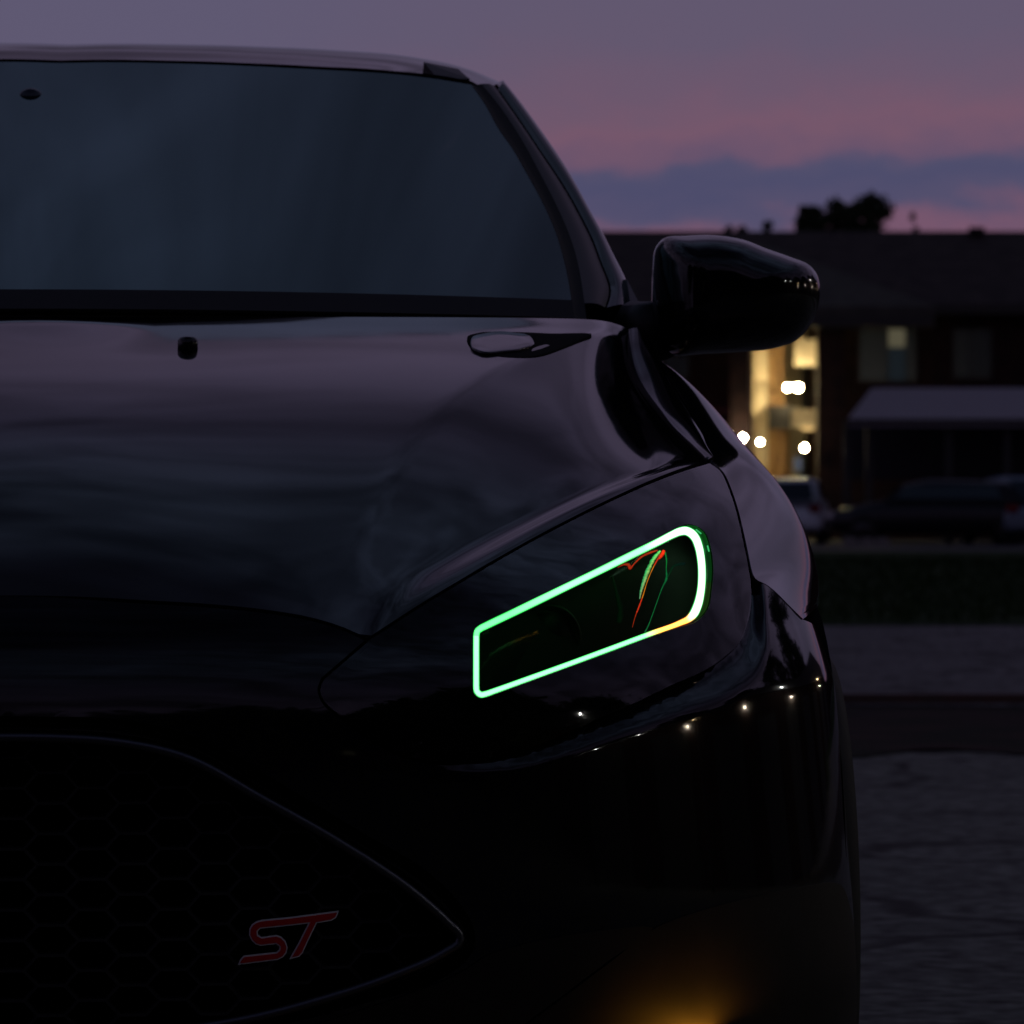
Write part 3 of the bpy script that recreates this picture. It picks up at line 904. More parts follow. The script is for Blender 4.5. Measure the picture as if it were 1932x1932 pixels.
# ---- curves read off the front face
hood_front = [(-10, 1117), (100, 1120), (250, 1131), (400, 1140), (500, 1150), (600, 1168), (655, 1186), (693, 1204)]
lens_top = [(693, 1204), (790, 1141), (890, 1081), (980, 1029), (1070, 981), (1160, 937), (1235, 904), (1295, 882), (1338, 869)]
lens_out = [(1338, 869), (1358, 884), (1376, 920), (1390, 962), (1401, 1008), (1411, 1055), (1418, 1095)]
lens_out2 = [(1418, 1095), (1420, 1135), (1413, 1180), (1400, 1215), (1372, 1243), (1330, 1271), (1272, 1297), (1205, 1329), (1142, 1357), (1070, 1389), (990, 1421), (900, 1440), (830, 1444), (787, 1438), (738, 1421), (689, 1392), (640, 1355), (607, 1325), (599, 1301), (606, 1279)]
lens_in = [(606, 1279), (640, 1250), (693, 1204)]

GAP = .0022


def onF(pts, off=0.0, n=8):
    s = spline(pts, n)
    return [hit(p[0], p[1], lambda x, z: F(x, z) + off) for p in s]


hf = onF(hood_front); lt = onF(lens_top); lo1 = onF(lens_out); lo2 = onF(lens_out2, n=6); li = onF(lens_in)
hf = [p for p in hf if p[0] > .004]
hf = [np.array((0, F(0, hf[0][2]), hf[0][2]))] + hf
hfb = onF([(a, b + 7) for a, b in hood_front[:-1]] + [(689, 1209)])      # bumper side of the shut line
hfb = [p for p in hfb if p[0] > .004]
hfb = [np.array((0, F(0, hfb[0][2]), hfb[0][2]))] + hfb

# ---- hood
Bc = resample(hf, 37)[:-1] + resample(lt, 40)
crown_px = [(1187, 621, 1.30), (1184, 650, 1.235), (1200, 722, 1.10), (1240, 782, .96), (1290, 832, .83), (1334, 868, .70)]
gap_px = [(1208, 628, 1.305), (1226, 660, 1.245), (1264, 722, 1.13), (1303, 785, .985), (1328, 825, .86), (1345, 868, .71)]
crown = resample([P(*p) for p in spline(crown_px, 8)], 40)      # rear -> front
gapl = resample([P(*p) for p in spline(gap_px, 8)], 40)
Tc0 = [(0, 1.00), (.2, 1.005), (.4, 1.05), (.55, 1.12), (.66, 1.22)]
rear_px = [(-10, 598), (300, 596), (600, 597), (900, 599), (1075, 600), (1140, 604), (1187, 621)]
rear_y = [1.0, 1.01, 1.045, 1.12, 1.20, 1.24, 1.30]
rear_c = [P(a, b, y) for (a, b), y in zip(rear_px, rear_y)]
rear_c[0][0] = 0
Tc = resample(spline(rear_c, 8), 76)
NB = 76
Bc = resample(Bc, NB)
NV = 64
# match columns by x: bottom curve parameter vs. top curve
bx = np.array([b[0] for b in Bc]); tx = np.array([t_[0] for t_ in Tc])
Tm = []
for j in range(NB):
    u = bx[j] / bx[-1]
    ut = hf[-1][0] / bx[-1]
    xt = tx[-1] * float(np.interp(u, [0, ut * .25, ut * .5, ut * .75, ut, ut + (1 - ut) * .5, 1], [0, .235, .47, .69, .875, .955, 1]))
    Tm.append(np.array([np.interp(xt, tx, [t_[k] for t_ in Tc]) for k in range(3)]))
# right-hand boundary as rear->front crown, reversed to front->rear
side = [np.array(p) for p in crown[::-1]]
hood = np.zeros((NV, NB, 3))
for j in range(NB):
    u = bx[j] / bx[-1]
    b, t_ = Bc[j], Tm[j]
    for i in range(NV):
        v = i / (NV - 1)
        ln = t_[1] - b[1]
        s0 = (.66 * (1 - u) + .50 * u) * ln
        s1 = (.20 * (1 - u) + .16 * u) * ln
        h00 = 2 * v**3 - 3 * v**2 + 1; h10 = v**3 - 2 * v**2 + v; h01 = -2 * v**3 + 3 * v**2; h11 = v**3 - v**2
        z = h00 * b[2] + h10 * s0 + h01 * t_[2] + h11 * s1
        x = b[0] + (t_[0] - b[0]) * v; y = b[1] + ln * v
        hood[i, j] = (x, y, z)
# pull the outer columns onto the side boundary
sd = resample(side, NV)
for i in range(NV):
    d = sd[i] - hood[i, -1]
    for j in range(NB):
        u = bx[j] / bx[-1]
        wgt = max(0, (u - .72) / .28) ** 2
        hood[i, j] += d * wgt


def seg_side(x, y, x0, y0, x1, y1):
    dx, dy = x1 - x0, y1 - y0; l_ = math.hypot(dx, dy)
    return ((x - x0) * dy - (y - y0) * dx) / l_


def sst(a, b, v):
    t_ = min(max((v - a) / (b - a), 0), 1); return t_ * t_ * (3 - 2 * t_)


for i in range(NV):                              # let the corner at the lamp's tip melt away towards the screen
    v = i / (NV - 1)
    for _ in range(int(160 * sst(0, .35, v))):
        hood[i, 1:-1] = hood[i, 1:-1] * .5 + (hood[i, :-2] + hood[i, 2:]) * .25
tip = hf[-1]
for i in range(NV):
    v = i / (NV - 1)
    for j in range(NB):
        x, y, z = hood[i, j]
        edge = sst(0, .10, v) * sst(0, .10, 1 - v) * sst(0, .10, 1 - bx[j] / bx[-1])
        yy_ = min(max((y - .2) / 1.0, 0), 1)
        xc_ = tip[0] + (.20 * yy_ + .15 * yy_ * yy_)                # outer crease: tip of the lamp to the screen corner
        d1 = (x - xc_) * .93
        sp_ = .5 * (d1 + math.sqrt(d1 * d1 + .007 ** 2)) - .0035
        k1 = -.24 * sp_ * math.exp(-(max(d1, 0) / .20) ** 2)
        d2 = x - float(np.interp(y, [.1, .6, 1.0], [-.06, .03, .115]))   # soft fold of the raised centre
        k2 = .011 * sst(-.03, .03, -d2)
        hood[i, j, 2] += edge * k1 + k2 * sst(.25, .7, v) * sst(0, .12, 1 - v)
for i in range(NV):
    xs_ = hood[i, :, 0]
    for c_ in (1, 2):
        vals = hood[i, :, c_].copy()
        v0 = np.interp(.12, xs_, vals); sl0 = (np.interp(.15, xs_, vals) - np.interp(.09, xs_, vals)) / .06
        for j in range(NB):
            if xs_[j] < .12:
                hood[i, j, c_] = v0 + sl0 / .24 * (xs_[j] ** 2 - .0144)
# flank rows added as extra columns: rounded drop from crown to the fender gap
gl = resample([np.array(p) for p in gapl[::-1]], NV)
cols = [hood]
ext = np.zeros((NV, 6, 3))
for i in range(NV):
    a_, b_ = hood[i, -1], gl[i]
    for k in range(6):
        s = (k + 1) / 6
        p = a_ + (b_ - a_) * s
        bulge = math.sin(s * math.pi) * .004
        ext[i, k] = p + np.array((bulge, 0, bulge))
hood2 = np.concatenate([hood, ext], axis=1)
# open the shut lines a little
hood2[:, :, :] = hood2
hood_o = patch('hood', hood2, M['paint'], car, mirror=True, lip=.008)


# ---- domain outlines on the front face
def az(pts): return [to_az(p) for p in pts]


def inset(poly, d):
    """shrink a closed 2-D polygon by d"""
    P_ = np.array(poly, float); n = len(P_)
    area = .5 * sum(P_[i][0] * P_[(i + 1) % n][1] - P_[(i + 1) % n][0] * P_[i][1] for i in range(n))
    s = 1 if area > 0 else -1
    out = []
    for i in range(n):
        a, b, c = P_[i - 1], P_[i], P_[(i + 1) % n]
        e1 = b - a; e2 = c - b
        l1, l2 = np.linalg.norm(e1), np.linalg.norm(e2)
        if l1 < 1e-7 or l2 < 1e-7:
            out.append(b); continue
        n1_ = np.array((-e1[1], e1[0])) / l1 * s; n2_ = np.array((-e2[1], e2[0])) / l2 * s
        m_ = n1_ + n2_; lm = np.linalg.norm(m_)
        if lm < .3:
            out.append(b + n1_ * d); continue
        m_ /= lm
        out.append(b + m_ * d / max(.5, float(m_ @ n1_)))
    return out


def dedupe(pts, eps=1e-4):
    out = []
    for p in pts:
        if not out or np.linalg.norm(np.array(p) - np.array(out[-1])) > eps:
            out.append(tuple(p))
    if np.linalg.norm(np.array(out[0]) - np.array(out[-1])) < eps:
        out.pop()
    return out


# ---- headlight lens
lens_poly = dedupe(az(lt) + az(lo1)[1:] + az(lo2)[1:] + az(li)[1:-1])
lens_poly = inset(resample(lens_poly + [lens_poly[0]], 260)[:-1], .0030)
open_px = [(893, 1300), (892.5, 1250), (892.5, 1196), (897, 1185), (908, 1177), (960, 1152), (1070, 1099), (1186, 1042), (1243, 1014), (1276, 997), (1296, 989), (1318, 994), (1331, 1005), (1341, 1032), (1346, 1067), (1343.5, 1110), (1335, 1151), (1326, 1163), (1306, 1177), (1285, 1182), (1229, 1201), (1150, 1231), (1070, 1260), (990, 1289), (930, 1311), (912, 1317), (899, 1312)]
hole = az([hit(p[0], p[1], F) for p in spline(open_px, 4, closed=True)])
hole = resample(list(hole) + [hole[0]], 160)[:-1]
lens = cdt_panel('headlight', lens_poly, .011, lambda a, z: from_az(a, z, .0015), M['lens'], car, holes=[hole], lip=.002)
V = [from_az(p[0], p[1], dy) for dy in (.002, .012, .03, .075) for p in hole]
mesh_obj('lamp_recess', V, grid_faces(4, len(hole), wrap=True), M['bowl'], lens)
pa, pb = hit(900, 1184, F), hit(1300, 995, F)
pk = (pb[1] - pa[1]) / (pb[0] - pa[0])
cdt_panel('inner_pane', hole, .012, lambda a, z: (lambda q_: np.array((q_[0], max(pa[1] + pk * (q_[0] - pa[0]) + .012 + (z - pa[2]) * .10, q_[1] + .030), q_[2])))(from_az(a, z)), M['inner_lens'], lens, lip=0)

# ---- grille curves
gr_out = [(-10, 1352), (100, 1352), (197, 1355), (295, 1369), (408, 1406), (541, 1485), (689, 1574), (807, 1645), (862, 1698), (893, 1750), (896, 1785), (880, 1812), (836, 1845), (689, 1893), (541, 1932), (300, 1975), (100, 1995), (-10, 1998)]
gr_in = [(-10, 1391), (100, 1392), (221, 1400), (344, 1427), (492, 1506), (640, 1590), (787, 1689), (846, 1742), (868, 1766), (868, 1776), (846, 1792), (738, 1842), (600, 1888), (500, 1915), (300, 1948), (100, 1960), (-10, 1962)]
go = onF(gr_out, n=8)
go[0] = np.array((0, F(0, go[0][2]), go[0][2])); go[-1] = np.array((0, F(0, go[-1][2]), go[-1][2]))

# ---- bumper outline (domain): up the centre line, along the hood, round the lamp, fender gap, wheel arch, bottom edge
fend_gap = [(1418, 1095), (1440, 1099), (1476, 1133), (1512, 1168)]
fg = onF(fend_gap)


def at_yz(y, z):        # domain point on the flank where the front face has reached depth y
    qv = min(max((y - lean(z)) / .68, 0), .9999)
    xi = (1 - (1 - qv) ** 2) ** (1 / 2.7)
    return (xi2a(xi), z)


arch = [at_yz(.655, .665), at_yz(.635, .62), at_yz(.59, .55), at_yz(.555, .48), at_yz(.535, .40), at_yz(.53, .33), at_yz(.54, .24), at_yz(.55, .17)]
bottom = [(a, .17) for a in np.linspace(at_yz(.55, .17)[0], 0, 50)[1:]]
top_z = hfb[0][2]
outer = az(hfb) + az(li[::-1])[1:] + az(lo2[::-1])[1:] + az(fg)[1:] + arch + bottom
outer = dedupe(outer)
grille_hole = az(go)
# open polygon: the grille opening touches the centre line, so cut the outline round it
# centre line pieces: bottom (0,.17) -> grille bottom ; grille reversed ; grille top -> hood front
poly = outer[:-1] + [(0, .17)]
zb = grille_hole[-1][1]; zt_ = grille_hole[0][1]
poly += [(0, z) for z in np.linspace(.17, zb, 8)[1:-1]] + list(grille_hole[::-1]) + [(0, z) for z in np.linspace(zt_, top_z, 14)[1:-1]]
poly = dedupe(poly)

strip_up = np.array(az(lo2[::-1]))
LT = None


def dist_poly(p, A):
    a = A[:-1]; d = A[1:] - a
    tt = np.clip(((p - a) * d).sum(1) / np.maximum((d * d).sum(1), 1e-12), 0, 1)
    return float(np.min(np.linalg.norm(a + d * tt[:, None] - p, axis=1)))


wing = np.array(az([hit(px, py, F) for px, py in ((800, 1880), (850, 1838), (905, 1803), (1000, 1774), (1120, 1754), (1240, 1746))]))
wing_r = np.array(az([hit(px, py, F) for px, py in ((1240, 1744), (1150, 1812), (1060, 1880), (990, 1932), (900, 1990))]))


def bumper_off(a, z):
    p = np.array((a, z))
    # ledge below the lamp
    d = dist_poly(p, strip_up)
    wdt = float(np.interp(a, [.45, .60, .95, 1.15, 1.3], [.008, .016, .036, .044, .03]))
    amp = float(np.interp(a, [.42, .52, .95, 1.2, 1.35], [0, .006, .026, .028, .012]))
    below = sst(0, 1, (p[1] < .70) * 1.0)
    o = amp * (1 - sst(0, wdt, d))
    # soft edge where the face turns into the lamp corner
    # crease running down from the lamp's inner corner beside the grille
    # flat lower wing by the grille corner: leans forward under its upper edge
    zc = float(np.interp(a, wing[:, 0], wing[:, 1]))
    if a > .30:
        zr = float(np.interp(z, wing_r[::-1, 1], wing_r[::-1, 0], left=wing_r[-1, 0], right=wing_r[0, 0]))
        under = sst(0, .07, zc - z)
        side_ = 1 - sst(-.02, .05, a - zr)
        o -= .0 * under * side_ * sst(.30, .42, a)
    return o


bump_cache = {}


def surf_b(a, z):
    return from_az(a, z, bumper_off(a, z))


npoly = []
for i in range(len(poly)):                       # even out the spacing of the outline
    a_ = np.array(poly[i]); b_ = np.array(poly[(i + 1) % len(poly)]); l_ = np.linalg.norm(b_ - a_)
    k = max(1, int(l_ / .008))
    for s in range(k):
        npoly.append(tuple(a_ + (b_ - a_) * s / k))
bumper = cdt_panel('front_bumper', npoly, .0075, surf_b, M['paint'], car, mirror=True, lip=.03)

# ---- dark liner a few centimetres behind all the shut lines
lin = [(a, z) for a, z in outer]
V, Fc = [], []
na, nz = 70, 30
for i in range(nz):
    z = .18 + (.79 - .18) * i / (nz - 1)
    for j in range(na):
        a = 1.36 * j / (na - 1)
        V.append(from_az(min(a, _a[-1] - .001), z, .075))
liner = mesh_obj('front_structure', V, grid_faces(nz, na), M['dark'], car, mirror=True)

# ---- grille: surround, honeycomb, backing, badge
go_r = resample(go, 120)
gi = [hit(p[0], p[1], lambda x, z: F(x, z) + .028) for p in spline(gr_in, 8)]
gi[0] = np.array((0, F(0, gi[0][2]) + .028, gi[0][2])); gi[-1] = np.array((0, F(0, gi[-1][2]) + .028, gi[-1][2]))
gi_r = resample(gi, 120)
cen = np.array((.2, 0, .42))
rows = []
for kk, (s, dy) in enumerate([(0, .002), (.04, .012), (.12, .030), (.5, .036), (.80, .036), (.84, .034), (.95, .008), (1.0, .005), (1.06, .008), (1.10, .030), (1.14, .065)]):
    row = []
    for a_, b_ in zip(go_r, gi_r):
        x = a_[0] + (b_[0] - a_[0]) * s; z = a_[2] + (b_[2] - a_[2]) * s
        if a_[0] < 1e-4: x = 0
        row.append((max(x, 0), F(max(x, 0), z) + dy, z))
    rows.append(row)
grille = patch('grille', np.array(rows), M['gloss'], car, mirror=True)
inpoly = [(p[0], p[2]) for p in [g + (h_ - g) * 1.12 for g, h_ in zip(go_r, gi_r)]]


def pin(x, z, poly_=inpoly):
    c = False; n = len(poly_); j = n - 1
    for i in range(n):
        xi_, yi = poly_[i]; xj, yj = poly_[j]
        if (yi > z) != (yj > z) and x < (xj - xi_) * (z - yi) / (yj - yi) + xi_:
            c = not c
        j = i
    return c


parts = []
hh, cw = .030, .040          # cell height, column pitch
done = set()
for ci in range(-15, 16):
    for ri in range(0, 26):
        cx_ = ci * cw; cz_ = .18 + ri * hh + (hh / 2 if ci % 2 else 0)
        hexp = [(cx_ + dx * cw / 1.5, cz_ + dz * hh / 2) for dx, dz in ((1, 0), (.5, 1), (-.5, 1), (-1, 0), (-.5, -1), (.5, -1))]
        for k in range(6):
            (x0, z0), (x1, z1) = hexp[k], hexp[(k + 1) % 6]
            key = tuple(sorted([(round(x0, 3), round(z0, 3)), (round(x1, 3), round(z1, 3))]))
            if key in done: continue
            done.add(key)
            if not (pin(abs(x0) + .001, z0) and pin(abs(x1) + .001, z1)): continue
            dx, dz = x1 - x0, z1 - z0; l_ = math.hypot(dx, dz); nx_, nz_ = -dz / l_ * .0022, dx / l_ * .0022
            vs = []
            for (x, z) in ((x0, z0), (x1, z1)):
                y = F(abs(x), z) + .050
                for (sx, yo) in ((-1, .0), (1, .0), (1, .022), (-1, .022)):
                    vs.append((x + nx_ * sx * (1.0 if yo else .6), y + yo, z + nz_ * sx * (1.0 if yo else .6)))
            parts.append((vs, [(0, 1, 5, 4), (1, 2, 6, 5), (3, 0, 4, 7), (2, 3, 7, 6)]))
mesh_obj('grille_mesh', *join(parts), M['mesh'], grille, smooth=False)

bad = [(110, 1045), (150, 960), (205, 900), (480, 868), (740, 840), (785, 800), (790, 750), (735, 705), (480, 735), (400, 712), (335, 650), (292, 560), (298, 460), (340, 390), (410, 340), (500, 315), (1000, 265), (1760, 165), (1740, 225), (1712, 280), (1640, 325), (1400, 365),
       (1280, 610), (1170, 850), (1110, 915), (950, 955), (1100, 690), (1260, 370), (1000, 400), (480, 455), (435, 500), (440, 560), (500, 595), (740, 562), (820, 590), (890, 660), (925, 760), (905, 850), (850, 920), (760, 965), (440, 1005)]
BADY = .030
bpts = []
for cx0, cy0 in bad:
    p = hit(436 + cx0 * .1157, 1699.5 + cy0 * .1157, lambda x, z: F(x, z) + BADY)
    bpts.append((p[0], p[2]))
bp2 = []
for i in range(len(bpts)):
    a_ = np.array(bpts[i]); b_ = np.array(bpts[(i + 1) % len(bpts)])
    k = max(1, int(np.linalg.norm(b_ - a_) / .003))
    for s in range(k): bp2.append(tuple(a_ + (b_ - a_) * s / k))
badge = cdt_panel('badge', bp2, .004, lambda x, z: np.array((x, F(x, z) + BADY, z)), M['badge_edge'], grille, lip=.006)
cdt_panel('red_inlay', inset(bp2, .0013), .004, lambda x, z: np.array((x, F(x, z) + BADY - .0008, z)), M['badge_red'], badge, lip=.0007)

rim_c = [hit(p[0], p[1], lambda x, z: F(x, z) + .006) for p in spline(gr_in, 8)]
rim_c = [p for p in rim_c if p[0] > .002]
rim_c = resample(rim_c, 150)
rim_full = [np.array((-p[0], p[1], p[2])) for p in rim_c] + rim_c[::-1]
mesh_obj('grille_rim', *tube(rim_full, .0048, 10, closed=True), mat('satin_metal', (.11, .115, .14), rough=.42, metal=1), grille)

# ---- headlight internals, all sub-parts of the lamp
c_l = np.array(lens_poly).mean(0)
rows = []
lp_r = resample(list(lens_poly) + [lens_poly[0]], 140)[:-1]
for s, dy in ((.995, .014), (.975, .04), (.95, .080), (.8, .125), (.4, .14), (.1, .14)):
    rows.append([from_az(c_l[0] + (p[0] - c_l[0]) * s, c_l[1] + (p[1] - c_l[1]) * s, dy) for p in lp_r])
V = [p for r_ in rows for p in r_]
mesh_obj('lamp_housing', V, grid_faces(len(rows), len(lp_r), wrap=True) + [tuple(len(V) - len(lp_r) + k for k in range(len(lp_r)))], M['bowl'], lens)

ring_px = [(899.6, 1304, 5.9), (898.6, 1296, 5.8), (898.5, 1286, 5.8), (898.5, 1250, 5.8), (898.6, 1208, 5.8), (898.8, 1199, 5.8), (900.6, 1191, 6.1), (907, 1185.5, 6.4), (917, 1180.5, 6.6), (960, 1160, 6.8), (1012, 1134.8, 7), (1070, 1106.6, 6.7), (1128, 1078.5, 6.6),
           (1186, 1049.8, 6.8), (1243.7, 1021.5, 6.9), (1268, 1009, 7.2), (1282, 1003, 7.8), (1294, 1001.5, 8.3), (1304, 1006, 8.5), (1312, 1015, 8.3), (1318, 1030, 7.9), (1322.5, 1052, 7.6), (1324.5, 1085, 7.4), (1322, 1118, 7.6), (1316, 1143, 8.4), (1309, 1158, 8.3), (1299, 1168, 6.6),
           (1284, 1175, 5.4), (1229, 1195, 4.8), (1150, 1224.5, 4.7), (1070, 1254, 4.8), (990, 1283, 5.0), (930, 1304.5, 5.3), (918, 1308.7, 5.5), (907, 1310.5, 5.9)]
RS = spline([(a, b, c * .92) for a, b, c in ring_px], 6, closed=True)


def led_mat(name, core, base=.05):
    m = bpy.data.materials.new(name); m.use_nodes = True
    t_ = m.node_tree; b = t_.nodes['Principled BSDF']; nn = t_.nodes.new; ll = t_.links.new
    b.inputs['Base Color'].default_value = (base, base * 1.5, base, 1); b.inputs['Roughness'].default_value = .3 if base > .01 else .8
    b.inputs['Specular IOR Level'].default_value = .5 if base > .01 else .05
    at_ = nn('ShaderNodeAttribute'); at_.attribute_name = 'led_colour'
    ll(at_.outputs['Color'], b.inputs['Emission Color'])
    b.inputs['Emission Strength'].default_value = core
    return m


def ribbon(name, samples, offs, cols_, depth, m_, parent):
    """light guide: a domed ribbon; offs are positions across in -1..1 with a per-vertex led colour"""
    n = len(samples); V, C_ = [], []
    for i in range(n):
        x, y, hw = samples[i]
        x0, y0, _ = samples[i - 1]; x1, y1, _ = samples[(i + 1) % n]
        dx, dy = x1 - x0, y1 - y0; l_ = math.hypot(dx, dy); nx_, ny_ = -dy / l_, dx / l_
        for k, o_ in enumerate(offs):
            dd = depth + .004 * (o_ * o_)
            V.append(hit(x + nx_ * o_ * hw, y + ny_ * o_ * hw, lambda X, Z: F(X, Z) + dd))
            C_.append(cols_(x, y, o_))
    o = mesh_obj(name, V, grid_faces(n, len(offs)) + [((n - 1) * len(offs) + k, (n - 1) * len(offs) + k + 1, k + 1, k) for k in range(len(offs) - 1)], m_, parent)
    ca = o.data.color_attributes.new('led_colour', 'FLOAT_COLOR', 'POINT')
    for i, c in enumerate(C_):
        ca.data[i].color = tuple(c) + (1,)
    return o


def led_colour(x, y, o_):
    # diode colours along the guide: green, with an amber stretch at the lower outer corner
    core = np.array((.60, 3.1, .92)); edge = np.array((.01, .58, .07))
    f = min(1, max(0, (x - 1215) / 75)) * (1 if y < 1178 else 0)          # brightest round the outer bend
    core = core * (1 - f) + np.array((2.2, 4.6, 2.6)) * f
    if y > 1160:
        f = min(1, max(0, (x - 1225) / 18)) * min(1, max(0, (1314 - x) / 18))
        core = core * (1 - f) + np.array((3.4, 1.9, .26)) * f
        edge = edge * (1 - f) + np.array((.85, .07, .005)) * f
    f = min(1, max(0, (1070 - x) / 110)) * (1 if y < 1200 else 0)         # a little duller at the inner end
    core = core - np.array((.30, .6, .36)) * f
    s = 1 - abs(o_) ** 5
    return np.maximum(edge + (core - edge) * s, 0)


offs = [-1.22, -1.08, -.98, -.88, -.7, -.4, 0, .4, .7, .88, .98, 1.08, 1.22]
def lc(x, y, o_):
    if abs(o_) > 1:
        b = led_colour(x, y, 1.0); return b * (.55 if abs(o_) < 1.15 else .12)
    return led_colour(x, y, o_)
guide = ribbon('light_guide', RS, offs, lc, .006, led_mat('led_light', 1.0), lens)

# green housing skirt outside the ring's outer curve; its glow is put in as emission
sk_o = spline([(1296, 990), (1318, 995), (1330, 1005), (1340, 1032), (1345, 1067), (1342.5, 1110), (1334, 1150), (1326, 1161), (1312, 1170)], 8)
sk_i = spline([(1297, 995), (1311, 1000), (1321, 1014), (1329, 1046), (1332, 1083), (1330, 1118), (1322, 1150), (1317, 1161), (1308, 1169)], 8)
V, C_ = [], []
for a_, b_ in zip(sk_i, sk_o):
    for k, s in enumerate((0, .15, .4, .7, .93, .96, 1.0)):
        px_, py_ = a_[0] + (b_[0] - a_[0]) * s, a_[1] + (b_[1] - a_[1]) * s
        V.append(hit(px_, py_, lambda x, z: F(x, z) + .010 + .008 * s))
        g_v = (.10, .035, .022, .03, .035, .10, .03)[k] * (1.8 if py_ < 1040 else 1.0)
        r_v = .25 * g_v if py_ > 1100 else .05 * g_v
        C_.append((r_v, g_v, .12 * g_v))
o = mesh_obj('housing_skirt', V, grid_faces(len(sk_o), 7), led_mat('emissive_skirt', 1.0), lens)
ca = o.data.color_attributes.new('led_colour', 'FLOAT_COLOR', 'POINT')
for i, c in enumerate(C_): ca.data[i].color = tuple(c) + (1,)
# two brighter marks on the skirt, also put in as emission
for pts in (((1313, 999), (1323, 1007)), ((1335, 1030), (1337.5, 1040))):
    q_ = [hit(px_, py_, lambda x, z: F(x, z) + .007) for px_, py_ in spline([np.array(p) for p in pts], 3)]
    mesh_obj('skirt_mark', *tube(q_, .0008, 6), emis('emissive_mark', (.04, .6, .16), .8), lens)

# reflections of the coloured ring inside the lamp, put in as glowing streaks
def streak(name, pts, widths, cfn, depth=.020):
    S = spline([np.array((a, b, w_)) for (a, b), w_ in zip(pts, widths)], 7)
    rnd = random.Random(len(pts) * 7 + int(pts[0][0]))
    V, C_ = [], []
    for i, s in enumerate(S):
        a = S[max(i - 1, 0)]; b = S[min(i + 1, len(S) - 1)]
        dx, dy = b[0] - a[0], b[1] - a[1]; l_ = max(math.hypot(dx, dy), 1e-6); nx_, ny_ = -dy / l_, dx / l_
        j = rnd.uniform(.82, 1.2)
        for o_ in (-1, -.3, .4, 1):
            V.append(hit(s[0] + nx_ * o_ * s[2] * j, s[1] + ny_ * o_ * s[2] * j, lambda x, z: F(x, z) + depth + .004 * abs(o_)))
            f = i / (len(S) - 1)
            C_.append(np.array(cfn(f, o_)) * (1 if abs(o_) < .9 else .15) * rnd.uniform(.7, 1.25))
    o = mesh_obj(name, V, grid_faces(len(S), 4), led_mat('glowing_streak', 1.0, .002), lens)
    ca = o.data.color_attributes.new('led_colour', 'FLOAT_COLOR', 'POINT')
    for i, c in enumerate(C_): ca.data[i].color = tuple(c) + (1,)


streak('reflection_streak', [(1246, 1039), (1234, 1053), (1226, 1068), (1219, 1085), (1213, 1103), (1209, 1117), (1207, 1130)], [2.5, 3.6, 3.8, 4.2, 3.4, 2.2, 1.0],
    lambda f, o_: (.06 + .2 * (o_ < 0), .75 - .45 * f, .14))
streak('reflection_streak', [(1247, 1045), (1238, 1060), (1229, 1078), (1221, 1098), (1213, 1124), (1206, 1144), (1199, 1162), (1193, 1184)], [2.2, 1.6, 1.0, .9, 1.3, 1.6, 1.2, .5],
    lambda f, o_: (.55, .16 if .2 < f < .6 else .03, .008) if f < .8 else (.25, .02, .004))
streak('reflection_streak', [(1253, 1038), (1250, 1045), (1243, 1054)], [3, 3.6, 2.0], lambda f, o_: (.95, .035, .006))
streak('reflection_streak', [(1165, 1071), (1178, 1065), (1186, 1066), (1189, 1072), (1193, 1068), (1201, 1059), (1211, 1050), (1226, 1043), (1241, 1038)], [.8, 2.0, 3.6, 3.2, 1.8, 1.6, 2.2, 2.4, 1.6],
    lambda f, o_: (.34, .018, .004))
streak('reflection_streak', [(1255, 1042), (1257.5, 1056), (1257, 1075), (1258, 1089), (1249, 1110), (1241, 1132), (1231, 1160), (1223, 1181), (1217, 1193)], [1.6, 1.6, 1.0, 2.4, 1.3, 1.0, 1.0, 1.2, 1.8],
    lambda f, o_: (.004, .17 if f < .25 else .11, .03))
streak('reflection_streak', [(1258, 1091), (1264, 1080), (1271, 1068), (1280, 1065), (1293, 1063)], [1.6, 1.8, 1.6, 2.6, 3.0], lambda f, o_: (.001, .030 * (1 - .8 * f), .007))
streak('reflection_streak', [(1155, 1088), (1160, 1105), (1166, 1130), (1171, 1150), (1168, 1175)], [2.0, 2.6, 4.5, 6, 6], lambda f, o_: (.0003, .005, .001))
# projector barrel in the dark inner half
pc = hit(1030, 1205, lambda x, z: F(x, z) + .095)
mesh_obj('projector', *lathe([(.036, .03), (.037, .0), (.034, -.006), (.030, .002), (.026, -.004), (.014, -.010), (.003, -.012)], 40, 'y', tuple(pc)), M['bowl'], lens)

# ---- fender
top_g = [p + np.array((.0035, 0, -.0015)) for p in gl]            # front -> rear
fc_ = resample(dedupe([tuple(p) for p in (lo1 + fg[1:])], 1e-4), 200)
front_curve = [fc_[int(round(v))] for v in list(np.linspace(0, 188, 18)) + list(np.linspace(189, 199, 12))]
front_curve = [np.array(p) + np.array((.002, .002, 0)) for p in front_curve]
stations = [.80, .90, 1.0, 1.12, 1.25, 1.40]
rowsF = [front_curve[::1]]


def arch_z(y, cy0=.87, r_=.365):
    d = r_ * r_ - (y - cy0) ** 2
    return max(.20, .33 + math.sqrt(d)) if d > 0 else .20


